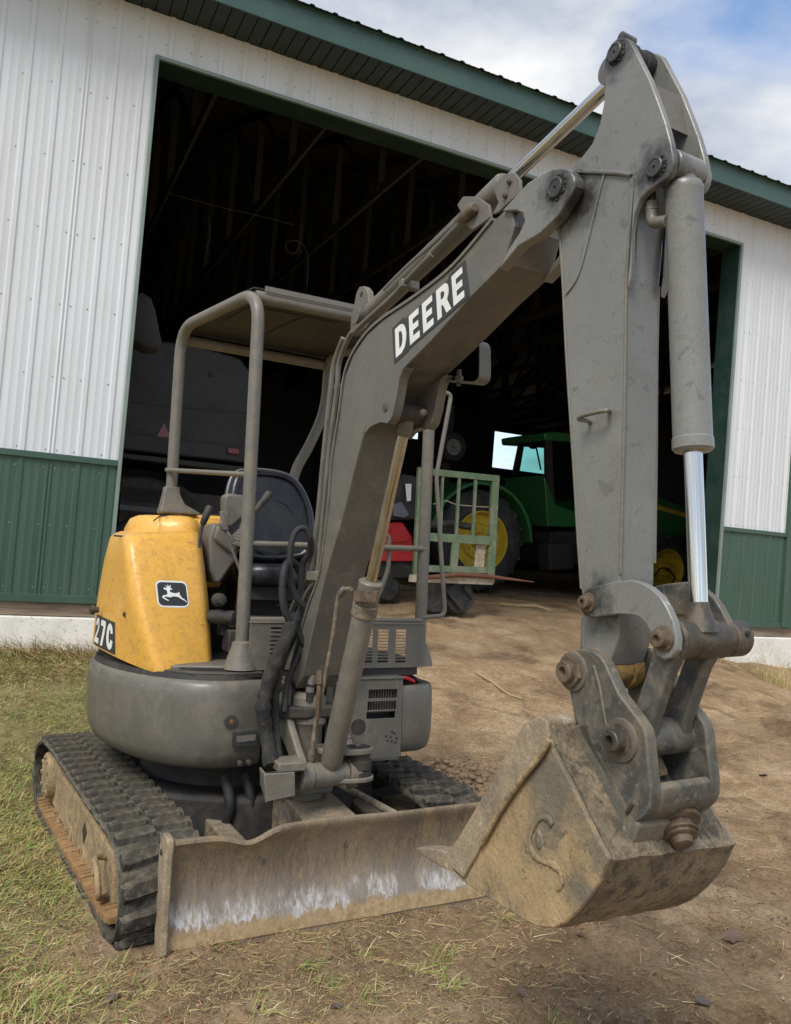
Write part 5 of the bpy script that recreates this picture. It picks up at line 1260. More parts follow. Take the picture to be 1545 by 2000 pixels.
hb = [(1.108,1.727),(1.163,1.742),(1.206,1.729),(1.235,1.696),(1.239,1.656),(1.186,1.648),(1.139,1.637),(1.110,1.642),(1.138,1.666)]
Bm(Geo().prism(hb, -.054, -.044, axis=1), 'head_bracket', m_greyplastic, parent=acy, bevel=.002)
for i in range(2):
    q = [(1.192,1.705),(1.175,1.671)][i]
    Bm(Geo().lathe(sv(q, -.054), sv(q, -.066), [(0, .008), (.008, .008), (.009, .005), (.012, .004)], 6), 'bracket_bolt', m_pin, parent=acy)
hb2 = [(0.908,1.753),(0.941,1.767),(1.013,1.738),(1.078,1.687),(1.090,1.644),(0.997,1.637),(0.975,1.655)]
Bm(Geo().prism(hb2, -.045, -.035, axis=1), 'pipe_bracket', m_greyplastic, parent=acy, bevel=.002)
Bm(Geo().lathe(sv([(0.924,1.685)][0], -.05), sv([(1.056,1.697)][0], -.06), [(0, .015), (.03, .016), (.032, .019), (.09, .019), (.10, .017), (.105, .012)], 18), 'pipe_cap', m_rustpin, parent=acy)
# swing post -------------------------------------------------------------
swp = empty('swing_post', None); swp.parent = exc
cheek2 = [(-0.223,0.107),(-0.175,0.134),(-0.108,0.122),(-0.096,0.071),(-0.094,0.018),(-0.044,-0.045),(0.032,-0.115),(0.076,-0.149),(0.110,-0.193),(0.095,-0.269),(0.034,-0.294),(0.023,-0.205),(-0.069,-0.134),(-0.163,-0.087),(-0.216,-0.030),(-0.243,0.042)]
for w0, w1 in ((-.128, -.096), (.096, .128)):
    Bm(Geo().prism(cheek2, w0, w1, axis=1), 'cheek', m_grey_dusty, parent=swp, bevel=.008, ang=40)
ft = (0.0, .11)
ftp = [(-0.148,0.107)][0]
Bm(Geo().lathe(sv(ftp, -.14), sv(ftp, .14), [(0, .018), (.004, .026), (.27, .026), (.28, .018)], 20), 'boom_foot_pin', m_pin, parent=swp)
Bm(Geo().cyl(sv(bc_foot, -.135), sv(bc_foot, .115), .022), 'cylinder_foot_pin', m_pin, parent=swp)
lowb = [(-0.012,-0.084),(0.084,-0.133),(0.126,-0.248),(-0.018,-0.323),(-0.128,-0.290),(-0.160,-0.174)]
Bm(Geo().lathe(sv(bc_foot, -.128), sv(bc_foot, -.076), [(0, .044), (.004, .052), (.048, .052), (.052, .046)], 26), 'post_boss', m_grey_dusty, parent=swp)
Bm(Geo().lathe(sv(bc_foot, .076), sv(bc_foot, .128), [(0, .044), (.004, .052), (.048, .052), (.052, .046)], 26), 'post_boss', m_grey_dusty, parent=swp)
kn = [(0.220,-0.900,0.581)][0]; kl = [(0.226,-0.900,0.473)][0]
for (q, h, nm) in ((kn, .022, 'upper_lug'), (kl, .018, 'lower_lug')):
    pl2 = [(q[0]-.17, q[1]+.08), (q[0]-.17, q[1]-.02), (q[0]-.06, q[1]-.062), (q[0], q[1]-.066), (q[0]+.045, q[1]-.045), (q[0]+.064, q[1]), (q[0]+.045, q[1]+.045), (q[0], q[1]+.066), (q[0]-.07, q[1]+.09)]
    pl2 = [(p.x, p.y) for p in chaikin([V((a, b, 0)) for a, b in pl2], 2, w=.2)]
    Hs(Geo().prism(pl2, q[2], q[2]+h, axis=2), nm, m_grey_dusty, parent=swp, bevel=.004, ang=40)
Hs(Geo().lathe((kn[0], kn[1], kl[2]-.015), (kn[0], kn[1], kn[2]+.024), [(0, .03), (.02, .055), (.05, .056), (.055, .048), (.06, .056), (.09, .056), (.095, .048), (kn[2]-kl[2]+.037, .05), (kn[2]-kl[2]+.039, .022)], 24), 'swing_pin', m_dark, parent=swp)
Hs(Geo().box((kn[0]-.01, kn[1]-.005, kn[2]+.028), (.035, .02, .012), Matrix.Rotation(.5, 3, 'Z')), 'pin_keeper', m_grey_dusty, parent=swp, bevel=.003)
Hs(Geo().lathe((kn[0]-.045, -.70, kn[2]+.075), (kn[0]-.01, kn[1]+.02, kn[2]+.01), [(0, .019), (.14, .018), (.15, .022)], 14), 'swing_rod', m_grey_dusty, parent=swp)
Hs(Geo().lathe((.06, -.74, .36), (.06, -.74, .80), [(0, .05), (.02, .07), (.12, .075), (.14, .06), (.30, .06), (.32, .075), (.42, .07), (.44, .05)], 24), 'vertical_pivot', m_grey_dusty, parent=swp)
Hs(Geo().prism([(-.10, -.62), (.20, -.62), (.16, -.80), (.02, -.82), (-.06, -.78)], .40, .46, axis=2), 'pivot_plate', m_grey_dusty, parent=swp, bevel=.01)
Hs(Geo().prism([(-.10, -.62), (.20, -.62), (.16, -.80), (.02, -.82), (-.06, -.78)], .70, .75, axis=2), 'pivot_plate', m_dark, parent=swp, bevel=.01)
# steel guard box below the hoses
bx = [(-0.198,0.547),(-0.079,0.546),(-0.073,0.458),(-0.186,0.446)]
gb = Hs(Geo().prism(bx, -1.0, -.992, axis=1), 'hose_guard', m_grey_dusty, parent=swp, bevel=.003)
lf = [(-0.195,-0.992,0.545)][0]; lf2 = [(-0.184,-0.992,0.443)][0]
l2 = [(-0.187,-0.900,0.547)][0]; l3 = [(-0.173,-0.900,0.467)][0]
Geo().loft([[V(lf), V(lf)+V((.008, 0, 0)), V(lf2)+V((.008, 0, 0)), V(lf2)], [V(l2), V(l2)+V((.008, 0, 0)), V(l3)+V((.008, 0, 0)), V(l3)]]).build('guard_side', m_grey_dusty, gb, M=M_HOUSE)
q0_ = [(-0.065,-0.960,0.536)][0]
Hs(Geo().box((q0_[0]-.02, -.93, q0_[2]+.025), (.11, .12, .035)), 'guard_mount', m_grey_dusty, parent=swp, bevel=.006)
m_sleeve = mat('hose_sleeve', (.020, .019, .018), .85, dirt=(.07, .062, .05), dirt_amt=.5, dscale=18, bump=1.0, bscale=45, fine=.4)
# hoses ------------------------------------------------------------------
def hose(pts, r, m=None, n=12, name='hydraulic_hose'): return Hs(Geo().tube(pts, r, n, 6), name, m or m_hose, ang=60)
hose([(0.022,-0.700,1.113),(0.016,-0.700,1.304),(0.034,-0.730,1.371),(0.025,-0.760,1.428),(-0.002,-0.760,1.469),(-0.041,-0.760,1.450),(-0.059,-0.760,1.375),(-0.053,-0.760,1.265),(-0.023,-0.760,1.186),(0.036,-0.760,1.123),(0.083,-0.760,1.067),(0.108,-0.760,1.022),(0.111,-0.760,0.962),(0.098,-0.760,0.907)], .0135)
hose([(0.087,-0.580,1.217),(0.002,-0.640,1.325),(-0.082,-0.780,1.312),(-0.097,-0.800,1.221),(-0.084,-0.800,1.138),(-0.046,-0.800,1.073),(0.008,-0.800,0.999),(0.046,-0.800,0.933),(0.045,-0.800,0.862),(0.039,-0.800,0.770)], .0155)
hose([(-0.028,-0.760,1.105),(-0.080,-0.830,1.029),(-0.121,-0.830,0.935),(-0.153,-0.830,0.830),(-0.161,-0.830,0.746),(-0.139,-0.830,0.643),(-0.146,-0.920,0.551)], [.028+.0025*math.sin(i*1.7)+.002*math.sin(i*.6) for i in range(60)], m_sleeve, 16, 'hose_sleeve')
hose([(0.075,-0.580,1.350),(0.077,-0.600,1.261),(0.051,-0.640,1.131),(-0.024,-0.740,1.031),(-0.089,-0.800,0.915),(-0.108,-0.800,0.795),(-0.097,-0.800,0.655),(-0.108,-0.900,0.540)], .019, m_sleeve)
hose([(0.021,-0.780,1.097),(0.000,-0.780,0.989),(-0.034,-0.780,0.891),(-0.053,-0.780,0.831),(-0.065,-0.800,0.733)], .013)
hose([(0.071,-0.740,0.926),(0.100,-0.740,0.800),(0.146,-0.740,0.694),(0.204,-0.720,0.603)], .012)
hose([(0.089,-0.800,0.916),(0.086,-0.800,0.850),(0.082,-0.800,0.789),(0.081,-0.800,0.727)], .013, m_black)
hose([(-0.034,-0.720,0.853),(0.003,-0.720,0.779),(0.040,-0.720,0.695),(0.067,-0.720,0.610)], .014, m_black)

for a, b in ([(0.110,-0.760,0.974),(0.102,-0.760,0.920)], [(0.047,-0.800,0.876),(0.039,-0.800,0.806)]):
    a, b = V(a), V(b); Lc = (b-a).length
    Hs(Geo().lathe(a, b, [(0, .0165), (Lc*.55, .0165), (Lc*.56, .013), (Lc*.7, .013), (Lc*.71, .018), (Lc, .018)], 10), 'hose_crimp', m_greyplastic, ang=30)
# ------------------------------------------------------------------ arm
WAH = .055
abox = [(1.401,1.515),(1.419,1.588),(1.452,1.621),(1.659,1.527),(1.659,1.431),(1.654,1.393),(1.642,1.264),(1.644,0.974),(1.642,0.738),(1.640,0.598),(1.641,0.460),(1.613,0.388),(1.564,0.377),(1.540,0.409),(1.530,0.438),(1.516,0.559),(1.500,0.682),(1.476,0.873),(1.443,1.138),(1.424,1.324)]
arm = Bm(Geo().prism(abox, -WAH, WAH, axis=1), 'arm', m_grey_clean, ang=30, bevel=.004)
earp = [(1.629,1.882),(1.609,1.889),(1.590,1.887),(1.577,1.877),(1.570,1.863),(1.568,1.835),(1.570,1.799),(1.568,1.743),(1.554,1.695),(1.530,1.660),(1.500,1.644),(1.467,1.633),(1.464,1.613),(1.667,1.522),(1.655,1.514),(1.659,1.306),(1.654,1.256),(1.665,1.280),(1.664,1.387),(1.671,1.426),(1.690,1.455),(1.713,1.464),(1.752,1.468),(1.772,1.472),(1.782,1.486),(1.786,1.504),(1.777,1.549),(1.760,1.607),(1.739,1.664),(1.712,1.733),(1.678,1.804),(1.660,1.842),(1.649,1.863)]
for w0, w1 in ((-.064, -.046), (.046, .064)): Bm(Geo().prism(earp, w0, w1, axis=1), 'ear_plate', m_grey_clean, parent=arm, bevel=.0035, ang=30)
# weld seams
def weld(pts, r=.0045, parent=None, m=None): return Bm(Geo().tube(pts, r, 8, 6), 'weld_seam', m or m_greyplastic, parent=parent or arm, ang=60)
weld([(1.478,-0.058,1.618),(1.533,-0.058,1.590),(1.603,-0.058,1.557),(1.658,-0.058,1.528)], .007, m=m_grey_clean)
weld([(1.568,-0.057,1.568),(1.543,-0.057,1.500),(1.516,-0.057,1.419),(1.482,-0.057,1.338),(1.440,-0.057,1.304)], .0032, m=m_grey_clean)
weld([(1.408,-0.055,1.485),(1.428,-0.055,1.323),(1.447,-0.055,1.137),(1.480,-0.055,0.872),(1.502,-0.055,0.682),(1.518,-0.055,0.559)], .004, m=m_grey_dusty)
weld([(1.654,-0.055,1.389),(1.644,-0.055,1.264),(1.646,-0.055,0.974),(1.643,-0.055,0.738),(1.642,-0.055,0.598)], .004, m=m_grey_dusty)
weld([(1.641,0.055,1.289),(1.639,0.055,1.114),(1.641,0.055,0.867),(1.641,0.055,0.626)], .004, m=m_grey_dusty)
# cross plates between the ears
tie = [(1.707,1.729),(1.731,1.622),(1.722,1.623),(1.697,1.730)]
Bm(Geo().prism(tie, -.046, .046, axis=1), 'cross_plate', m_greyplastic, parent=arm)
tie2 = [(1.631,1.595),(1.644,1.539),(1.574,1.562),(1.502,1.602),(1.564,1.599)]
Bm(Geo().prism(tie2, -.046, .046, axis=1), 'cross_plate', m_dark, parent=arm)
p_top = [(1.608,1.852)][0]; p_bc = [(1.737,1.508)][0]
for p in (p_top, p_bc):
    pin_cap(p, -.064, .0225, parent=arm, m=m_grey_clean); pin_cap(p, .064, .0225, 1, parent=arm, m=m_grey_clean)
    gg = Geo(); rr = random.Random(int(p[0]*1000))
    for i in range(46):
        a = rr.uniform(0, 6.28); r = rr.uniform(.0222, .028)
        gg.ball((p[0]+r*math.cos(a), -.065, p[1]+r*math.sin(a)), rr.uniform(.0015, .004), 6, 4)
    tag(Bm(gg, 'grease', m_black, parent=arm), kind='stuff')
Bm(Geo().cyl(sv(p_top, -.05), sv(p_top, .05), .020), 'ear_pin', m_pin, parent=arm)
Bm(Geo().lathe(sv(p_top, -.046), sv(p_top, .046), [(0, .028), (.01, .034), (.03, .034), (.032, .03), (.06, .03), (.062, .034), (.08, .034), (.092, .028)], 20), 'ear_bush', m_dark, parent=arm)
Bm(Geo().cyl((p_top[0]+.012, -.062, p_top[1]+.036), (p_top[0]+.012, -.02, p_top[1]+.036), .012), 'stop_block', m_grey_clean, parent=arm)
# hose loop on the side
Bm(Geo().tube(arcpath([(1.535,-0.056,0.959),(1.551,-0.075,0.959),(1.523,-0.085,0.965),(1.539,-0.088,0.971),(1.581,-0.088,0.972),(1.621,-0.085,0.972),(1.599,-0.056,0.977)], .012, 4), .0055, 10), 'hose_guide', m_grey_dusty, parent=arm)
# bucket cylinder ---------------------------------------------------------
bkc = empty('bucket_cylinder', None); bkc.parent = exc
c0_, c1_ = sv([(1.757,1.513)][0], 0), sv([(1.814,0.481)][0], 0); axc = (c1_-c0_).normalized()
lt = (sv([(1.777,0.865)][0], 0)-c0_).dot(axc); l0 = (sv([(1.739,1.473)][0], 0)-c0_).dot(axc); lc = (c1_-c0_).length
Bm(Geo().lathe(c0_, c1_, [(0, .026), (l0-.012, .027), (l0-.004, .034), (l0, .040), (l0+.006, .0425), (l0+.02, .0425), (l0+.022, .0415), (lt-.030, .0415), (lt-.028, .0435), (lt-.006, .0435), (lt, .038), (lt+.001, .025)], 40), 'barrel', m_grey_dusty if False else m_grey_clean, parent=bkc, ang=30)
Bm(Geo().cyl(c0_+axc*(lt-.02), c1_-axc*.045, .0195, n=32), 'rod', m_chrome, parent=bkc)
Bm(Geo().lathe(c1_-axc*.062, c1_, [(0, .0221), (.015, .0235), (.03, .030), (.062, .038)], 24), 'rod_end', m_pin, parent=bkc, ang=50)
Bm(Geo().cyl(c0_-V((0, .044, 0)), c0_+V((0, .044, 0)), .034), 'head_eye', m_grey_clean, parent=bkc, bevel=.005)
Bm(Geo().tube(arcpath([(1.694,-0.030,1.451),(1.695,-0.030,1.404),(1.741,-0.030,1.392)], .015, 5), .0135, 14), 'port_elbow', m_grey_dusty, parent=bkc)
Bm(Geo().tube([(1.692,-0.030,1.483),(1.694,-0.030,1.443)], .0105, 12), 'port_pipe', m_black, parent=bkc)
Bm(Geo().lathe(sv([(1.694,1.453)][0], -.03), sv([(1.695,1.433)][0], -.03), [(0, .015), (.02, .015)], 8), 'port_nut', m_grey_dusty, parent=bkc)
# lower end of the arm and the bucket linkage -------------------------------
bp = [(1.566,0.371)][0]
Bm(Geo().lathe(sv((bp[0]+.005, bp[1]+.004), -.085), sv((bp[0]+.005, bp[1]+.004), .060), [(0, .040), (.004, .047), (.03, .047), (.034, .043), (.111, .043), (.115, .047), (.141, .047), (.145, .04)], 28), 'arm_end_boss', m_yellow_worn, parent=arm, ang=35)
Bm(Geo().box((bp[0]-.005, 0, bp[1]+.075), (.10, .108, .10)), 'arm_end_block', m_grey_clean, parent=arm, bevel=.01)
lk = empty('bucket_linkage', None); lk.parent = exc
glink = [(1.553,0.533),(1.559,0.546),(1.574,0.558),(1.600,0.567),(1.660,0.579),(1.712,0.585),(1.741,0.579),(1.765,0.569),(1.790,0.553),(1.808,0.532),(1.825,0.504),(1.835,0.472),(1.834,0.446),(1.821,0.430),(1.803,0.423),(1.783,0.429),(1.774,0.455),(1.766,0.475),(1.753,0.493),(1.736,0.505),(1.714,0.509),(1.674,0.508),(1.631,0.501),(1.596,0.495),(1.569,0.499),(1.557,0.512)]
for w0, w1 in ((-.094, -.074), (.074, .094)): Bm(Geo().prism(glink, w0, w1, axis=1), 'guide_link', m_grey_clean if w0 < 0 else m_slate, parent=lk, bevel=.003, ang=30)
gp_ = [(1.583,0.529)][0]; lp_ = [(1.802,0.466)][0]
def bolt_boss(p, w, d, r, h, parent, m=None):
    g = Geo().lathe((p[0], w, p[1]), (p[0], w+d*h, p[1]), [(0, r*1.45), (h*.2, r*1.45), (h*.25, r), (h*.92, r), (h, r*.9), (h*1.001, r*.5), (h*.6, r*.42), (h*.55, r*.1)], 22)
    return Bm(g, 'pin_end', m or m_rustpin, parent=parent, ang=30)
bolt_boss(gp_, -.094, -1, .0155, .022, lk); bolt_boss(gp_, .094, 1, .0155, .022, lk)
bolt_boss(lp_, -.094, -1, .0185, .024, lk); 
lpc = (c1_.x*.5+lp_[0]*.5, c1_.z*.5+lp_[1]*.5)
Bm(Geo().cyl(sv(gp_, -.09), sv(gp_, .09), .018), 'guide_pin', m_pin, parent=lk)
Bm(Geo().lathe(sv(lp_, -.073), sv(lp_, .148), [(0, .036), (.004, .042), (.05, .042), (.052, .039), (.054, .042), (.085, .045), (.115, .044), (.117, .040), (.119, .042), (.144, .042), (.147, .038), (.168, .038), (.17, .041), (.214, .040), (.220, .034)], 30), 'link_bosses', m_pin, parent=lk, ang=32)
Bm(Geo().lathe(sv((lp_[0]+.036, lp_[1]+.012), .118), sv((lp_[0]+.044, lp_[1]+.013), .118), [(0, .007), (.008, .006)], 10), 'boss_hole', m_dark, parent=lk)
# bucket ------------------------------------------------------------------
p2 = [(1.716,0.247)][0]
WK = .213
kA, kB = [(1.779,0.031)][0], [(1.751,-0.003)][0]
SH = (kB[0]-kA[0], kB[1]-kA[1])
def sh(w): return ((w+WK)/(2*WK)*SH[0], (w+WK)/(2*WK)*SH[1])
def bk_prism(poly, w0, w1):
    a, b = sh(w0), sh(w1)
    return Geo().prism([(p[0]+a[0], p[1]+a[1]) for p in poly], w0, w1, axis=1, d=(b[0]-a[0], b[1]-a[1]))
def bkp(p, w): a = sh(w); return V((p[0]+a[0], w, p[1]+a[1]))
sidep = [(1.546,0.268),(1.560,0.273),(1.584,0.268),(1.601,0.217),(1.669,0.149),(1.739,0.071),(1.776,0.035),(1.767,0.018),(1.752,-0.016),(1.725,-0.058),(1.691,-0.098),(1.658,-0.132),(1.623,-0.156),(1.572,-0.173),(1.521,-0.177),(1.449,-0.176),(1.367,-0.177),(1.291,-0.174),(1.231,-0.157),(1.202,-0.141),(1.257,-0.087),(1.356,0.043),(1.466,0.195),(1.506,0.247)]
bucket = Bm(bk_prism(sidep, -WK, -WK+.014), 'bucket', m_bucket, ang=40, bevel=.003)
Bm(bk_prism(sidep, WK-.014, WK), 'bucket_side', m_grey_mud, parent=bucket, ang=40, bevel=.003)
back = [(1.572,0.268),(1.601,0.217),(1.669,0.149),(1.739,0.071),(1.778,0.032),(1.767,0.018),(1.752,-0.016),(1.725,-0.058),(1.691,-0.098),(1.658,-0.132),(1.623,-0.158),(1.572,-0.175),(1.521,-0.180),(1.449,-0.179),(1.368,-0.179),(1.291,-0.177),(1.231,-0.160)]
bk2 = [V((p[0], p[1], 0)) for p in back]; inn_ = []
for i, p in enumerate(bk2):
    t = (bk2[min(i+1, len(bk2)-1)]-bk2[max(i-1, 0)]).normalized(); inn_.append(p+V((-t.y, t.x, 0))*-.012)
cb = sum((V((p[0], p[1], 0)) for p in back), V((0, 0, 0)))/len(back)
if (inn_[8]-cb).length > (bk2[8]-cb).length: inn_ = [p*2-q for p, q in zip(bk2, inn_)]
secs = []
nw = 14
for i in range(nw+1):
    w = -WK+.0145+(2*WK-.029)*i/nw; a = sh(w)
    loop = [(p.x, p.y) for p in bk2]+[(p.x, p.y) for p in reversed(inn_)]
    secs.append([V((x+a[0]+.0015*math.sin(i*2.1+k), w, z+a[1]+.0015*math.cos(i*1.7+k*2))) for k, (x, z) in enumerate(loop)])
Bm(Geo().loft(secs), 'bucket_shell', m_wrapper, parent=bucket, ang=40)
# side cutter, top bar, wear lumps, teeth
cut = [(1.556,0.270),(1.570,0.275),(1.594,0.270),(1.603,0.237),(1.551,0.171),(1.464,0.071),(1.410,-0.002),(1.353,-0.090),(1.304,-0.160),(1.242,-0.152),(1.214,-0.136),(1.268,-0.083),(1.367,0.046),(1.476,0.197),(1.516,0.249)]
Bm(bk_prism(cut, -WK-.009, -WK+.001), 'side_cutter', m_mudlight if False else m_blade_side, parent=bucket, bevel=.003, ang=40)
Bm(bk_prism(cut, WK-.001, WK+.009), 'side_cutter', m_blade_side, parent=bucket, bevel=.003, ang=40)
weld([(1.608,-0.224,0.233),(1.580,-0.224,0.194),(1.521,-0.224,0.131),(1.459,-0.224,0.059),(1.414,-0.224,-0.002),(1.376,-0.224,-0.058)], .007, parent=bucket, m=m_mud)
tb = [(1.562,0.264)][0]
Bm(Geo().cyl(bkp(tb, -WK+.014), bkp(tb, WK-.014), .016), 'top_bar', m_blade_side, parent=bucket)
lump = spline([V(p) for p in [(1.613,-0.216,0.053),(1.597,-0.216,0.064),(1.567,-0.216,0.053),(1.547,-0.216,0.028),(1.541,-0.216,-0.004),(1.556,-0.216,-0.024),(1.583,-0.215,-0.031),(1.616,-0.215,-0.027),(1.639,-0.216,-0.032),(1.646,-0.216,-0.052),(1.631,-0.215,-0.071)]], 6)
gl_ = Geo().tube(lump, [.0075+.002*math.sin(i*.47)+.001*math.sin(i*1.9) for i in range(len(lump))], 10)
gl_.v = [(a, -.2145+(b+.2145)*.45, c) for a, b, c in gl_.v]
Bm(gl_, 'weld_lump', m_bucket, parent=bucket, ang=70)
hk = [(1.618,-0.221,-0.038),(1.627,-0.221,-0.052),(1.621,-0.221,-0.075)]
for q, r in (([(1.570,-0.214,0.010)][0], .014),):
    Bm(Geo().ball(q, r, 12, 8, (1, .3, 1.5)), 'hollow', m_grey_mud, parent=bucket)
tip = [(1.207,-0.145)][0]; tin = [(1.334,-0.133)][0]
td = V((tip[0]-tin[0], 0, tip[1]-tin[1])).normalized(); tn = V((-td.z, 0, td.x))
tgt = [(1.078,-0.158)][0]
tl_ = math.hypot(tgt[0]-tip[0], tgt[1]-tip[1])
for i, w in enumerate((-.195, -.066, .066, .195)):
    o_ = bkp(tip, w)-td*.05
    g = Geo()
    def ts(t, hw, hh, dz=0): 
        c = o_+td*t+tn*dz; return [c+V((0, -hw, 0))+tn*-hh, c+V((0, hw, 0))+tn*-hh, c+V((0, hw, 0))+tn*hh, c+V((0, -hw, 0))+tn*hh]
    ln = .05+max(tl_, .07)
    g.loft([ts(0, .026, .020), ts(.06, .027, .021), ts(.075, .024, .019), ts(ln*.75, .024, .012, .002), ts(ln, .022, .004, .003)])
    Bm(g, 'tooth', m_blade_side, parent=bucket, bevel=.005)
Bm(bk_prism([(1.202,-0.139),(1.229,-0.117),(1.323,-0.137),(1.299,-0.174)], -WK+.015, WK-.015), 'lip_plate', m_mud, parent=bucket, bevel=.004)
# coupler: two ear plates on the bucket back
ce = [(1.528,0.380),(1.536,0.401),(1.558,0.416),(1.589,0.425),(1.627,0.424),(1.649,0.414),(1.665,0.399),(1.705,0.342),(1.760,0.298),(1.777,0.281),(1.783,0.265),(1.788,0.229),(1.798,0.167),(1.797,0.134),(1.789,0.116),(1.770,0.097),(1.750,0.081),(1.732,0.082),(1.711,0.107),(1.689,0.145),(1.644,0.189),(1.595,0.234),(1.567,0.281),(1.554,0.325),(1.536,0.351)]
cp = empty('coupler', None); cp.parent = exc
for w0, w1 in ((-.120, -.090), (.062, .092)): Bm(Geo().prism(ce, w0, w1, axis=1), 'coupler_plate', m_slate, parent=cp, bevel=.0035, ang=30)
bolt_boss(bp, -.120, -1, .0245, .034, cp)
Bm(Geo().lathe(sv(bp, -.128), sv(bp, -.136), [(0, .036), (.002, .038), (.008, .036)], 6), 'lock_washer', m_rustpin, parent=cp)
Bm(Geo().lathe(sv(bp, -.120), sv(bp, -.128), [(0, .046), (.006, .044), (.008, .034)], 26), 'washer', m_slate, parent=cp)
bolt_boss(bp, .092, 1, .0245, .034, cp)
Bm(Geo().cyl(sv(bp, -.10), sv(bp, .08), .022), 'bucket_pin', m_pin, parent=cp)
bolt_boss(p2, -.120, -1, .0235, .036, cp, m_pin); bolt_boss(p2, .092, 1, .0235, .036, cp)
Bm(Geo().lathe(sv(p2, -.120), sv(p2, -.127), [(0, .046), (.005, .045), (.007, .038)], 28), 'washer', m_slate, parent=cp)
q = [(1.649,0.219)][0]
Bm(Geo().lathe(sv(q, -.1212), sv(q, -.11), [(0, .0085), (.01, .0085)], 14), 'plate_hole', m_dark, parent=cp)
q = [(1.736,0.102),(1.751,0.125)]
Bm(Geo().tube([sv(q[0], -.121), sv(q[1], -.121)], .005, 8), 'plate_slot', m_dark, parent=cp)
weld([(1.633,-0.122,0.392),(1.653,-0.122,0.345),(1.666,-0.122,0.297),(1.677,-0.122,0.261)], .004, parent=cp, m=m_slate)
Bm(Geo().lathe(sv(p2, -.089), sv(p2, .061), [(0, .040), (.15, .040)], 28), 'cross_tube', m_slate, parent=lk)
for w in (-.064, .040):
    A_, B_ = sv(lp_, w), sv(p2, w); dd = (B_-A_).normalized()
    Bm(Geo().loft([[A_+dd*t+V((0, y, 0))+V((-dd.z, 0, dd.x))*x for x, y in ((-hw, -.017), (hw, -.017), (hw, .017), (-hw, .017))] for t, hw in ((.02, .034), (.06, .026), ((B_-A_).length-.05, .026), ((B_-A_).length-.01, .036))]), 'link_bar', m_slate, parent=lk, bevel=.006)
br_ = [(1.785,0.174),(1.800,0.166),(1.799,0.135),(1.789,0.116),(1.770,0.097),(1.751,0.082),(1.737,0.090),(1.769,0.129)]
Bm(Geo().prism(br_, -.090, .062, axis=1), 'coupler_bridge', m_slate, parent=cp, bevel=.005)
m_sad = mat('saddle_steel', (.115, .115, .095), .6, fine=.4, edge=(.34, .28, .18), edge_amt=.9, dirt=(.26, .20, .12), dirt_amt=.6, dscale=10, bump=.3)
# saddle between the coupler and the bucket back
sd = [(1.525,0.250),(1.563,0.265),(1.629,0.273),(1.770,0.097),(1.794,0.071),(1.735,0.012),(1.682,0.051),(1.612,0.130),(1.548,0.197)]
Bm(bk_prism([(1.529,0.242),(1.625,0.275),(1.642,0.241),(1.774,0.092),(1.761,0.060),(1.730,0.010),(1.685,0.048),(1.612,0.130),(1.548,0.194)], -.12, .10), 'saddle', m_sad, parent=bucket, bevel=.005)
sq = [(1.666,0.043),(1.728,0.075),(1.749,0.031),(1.704,-0.001)]
Bm(Geo().prism(sq, -.124, .085, axis=1), 'wear_pad', m_slate, parent=bucket, bevel=.004)
# clamping bolt with its stack of washers
b0_, b1_ = V([(1.707,0.030,0.113)][0]), V([(1.780,0.000,0.033)][0]); Lb = (b1_-b0_).length
Bm(Geo().lathe(b0_, b1_, [(0, .022), (.035, .024), (Lb*.40, .026), (Lb*.42, .050), (Lb*.52, .056), (Lb*.56, .052), (Lb*.60, .034), (Lb*.70, .034), (Lb*.72, .040), (Lb*.76, .041), (Lb*.78, .033), (Lb*.84, .036), (Lb*.86, .024), (Lb*.98, .021), (Lb, .016)], 26), 'clamp_bolt', m_rustpin, parent=cp, ang=30)
q = V([(1.691,0.020,0.149)][0])
Bm(Geo().lathe(q, q+V((-.03, 0, .05)), [(0, .022), (.01, .026), (.04, .024), (.055, .018)], 14), 'bolt_head', m_mud, parent=cp)

_mb = lambda p, w: M_BOOM @ V((p[0], w, p[1]))
stain(m_grey_clean, [_mb(p_top, -.06), _mb(p_bc, -.06), _mb(elbow, -.09), _mb((elbow[0]+.05, elbow[1]-.05), -.06), _mb(gp_, -.09)], .030, .085, (.026, .024, .022), .92)
stain(m_slate, [_mb(lp_, 0), _mb(p2, -.12), _mb(bp, -.12)], .03, .08, (.12, .095, .065), .6)
# ------------------------------------------------------------------ decals on the yellow cover
from mathutils.bvhtree import BVHTree
def bvh_of(o):
    me = o.data; return BVHTree.FromPolygons([v.co.copy() for v in me.vertices], [tuple(p.vertices) for p in me.polygons])
cv = bvh_of(cover); HM = M_HOUSE.to_3x3()
def on_cover(p, d, lift):
    """drop a point of the house frame onto the cover along direction d"""
    o = M_HOUSE @ V(p); dd = (HM @ V(d)).normalized()
    h = cv.ray_cast(o, dd)
    if h[0] is None: return M_HOUSE @ V(p)
    n = h[1] if h[1].dot(dd) < 0 else -h[1]
    return h[0]+n*lift
em = [(-0.528,1.228),(-0.391,1.228),(-0.380,1.117),(-0.517,1.121)]
ec = V((sum(p[0] for p in em)/4, sum(p[1] for p in em)/4, 0))
ex = (V((em[1][0]+em[2][0]-em[0][0]-em[3][0], em[1][1]+em[2][1]-em[0][1]-em[3][1], 0)))*.5
ey = (V((em[0][0]+em[1][0]-em[2][0]-em[3][0], em[0][1]+em[1][1]-em[2][1]-em[3][1], 0)))*.5
def emb(u, v, lift): q = ec+ex*u+ey*v; return on_cover((q.x, -1.3, q.y), (0, 1, 0), lift)
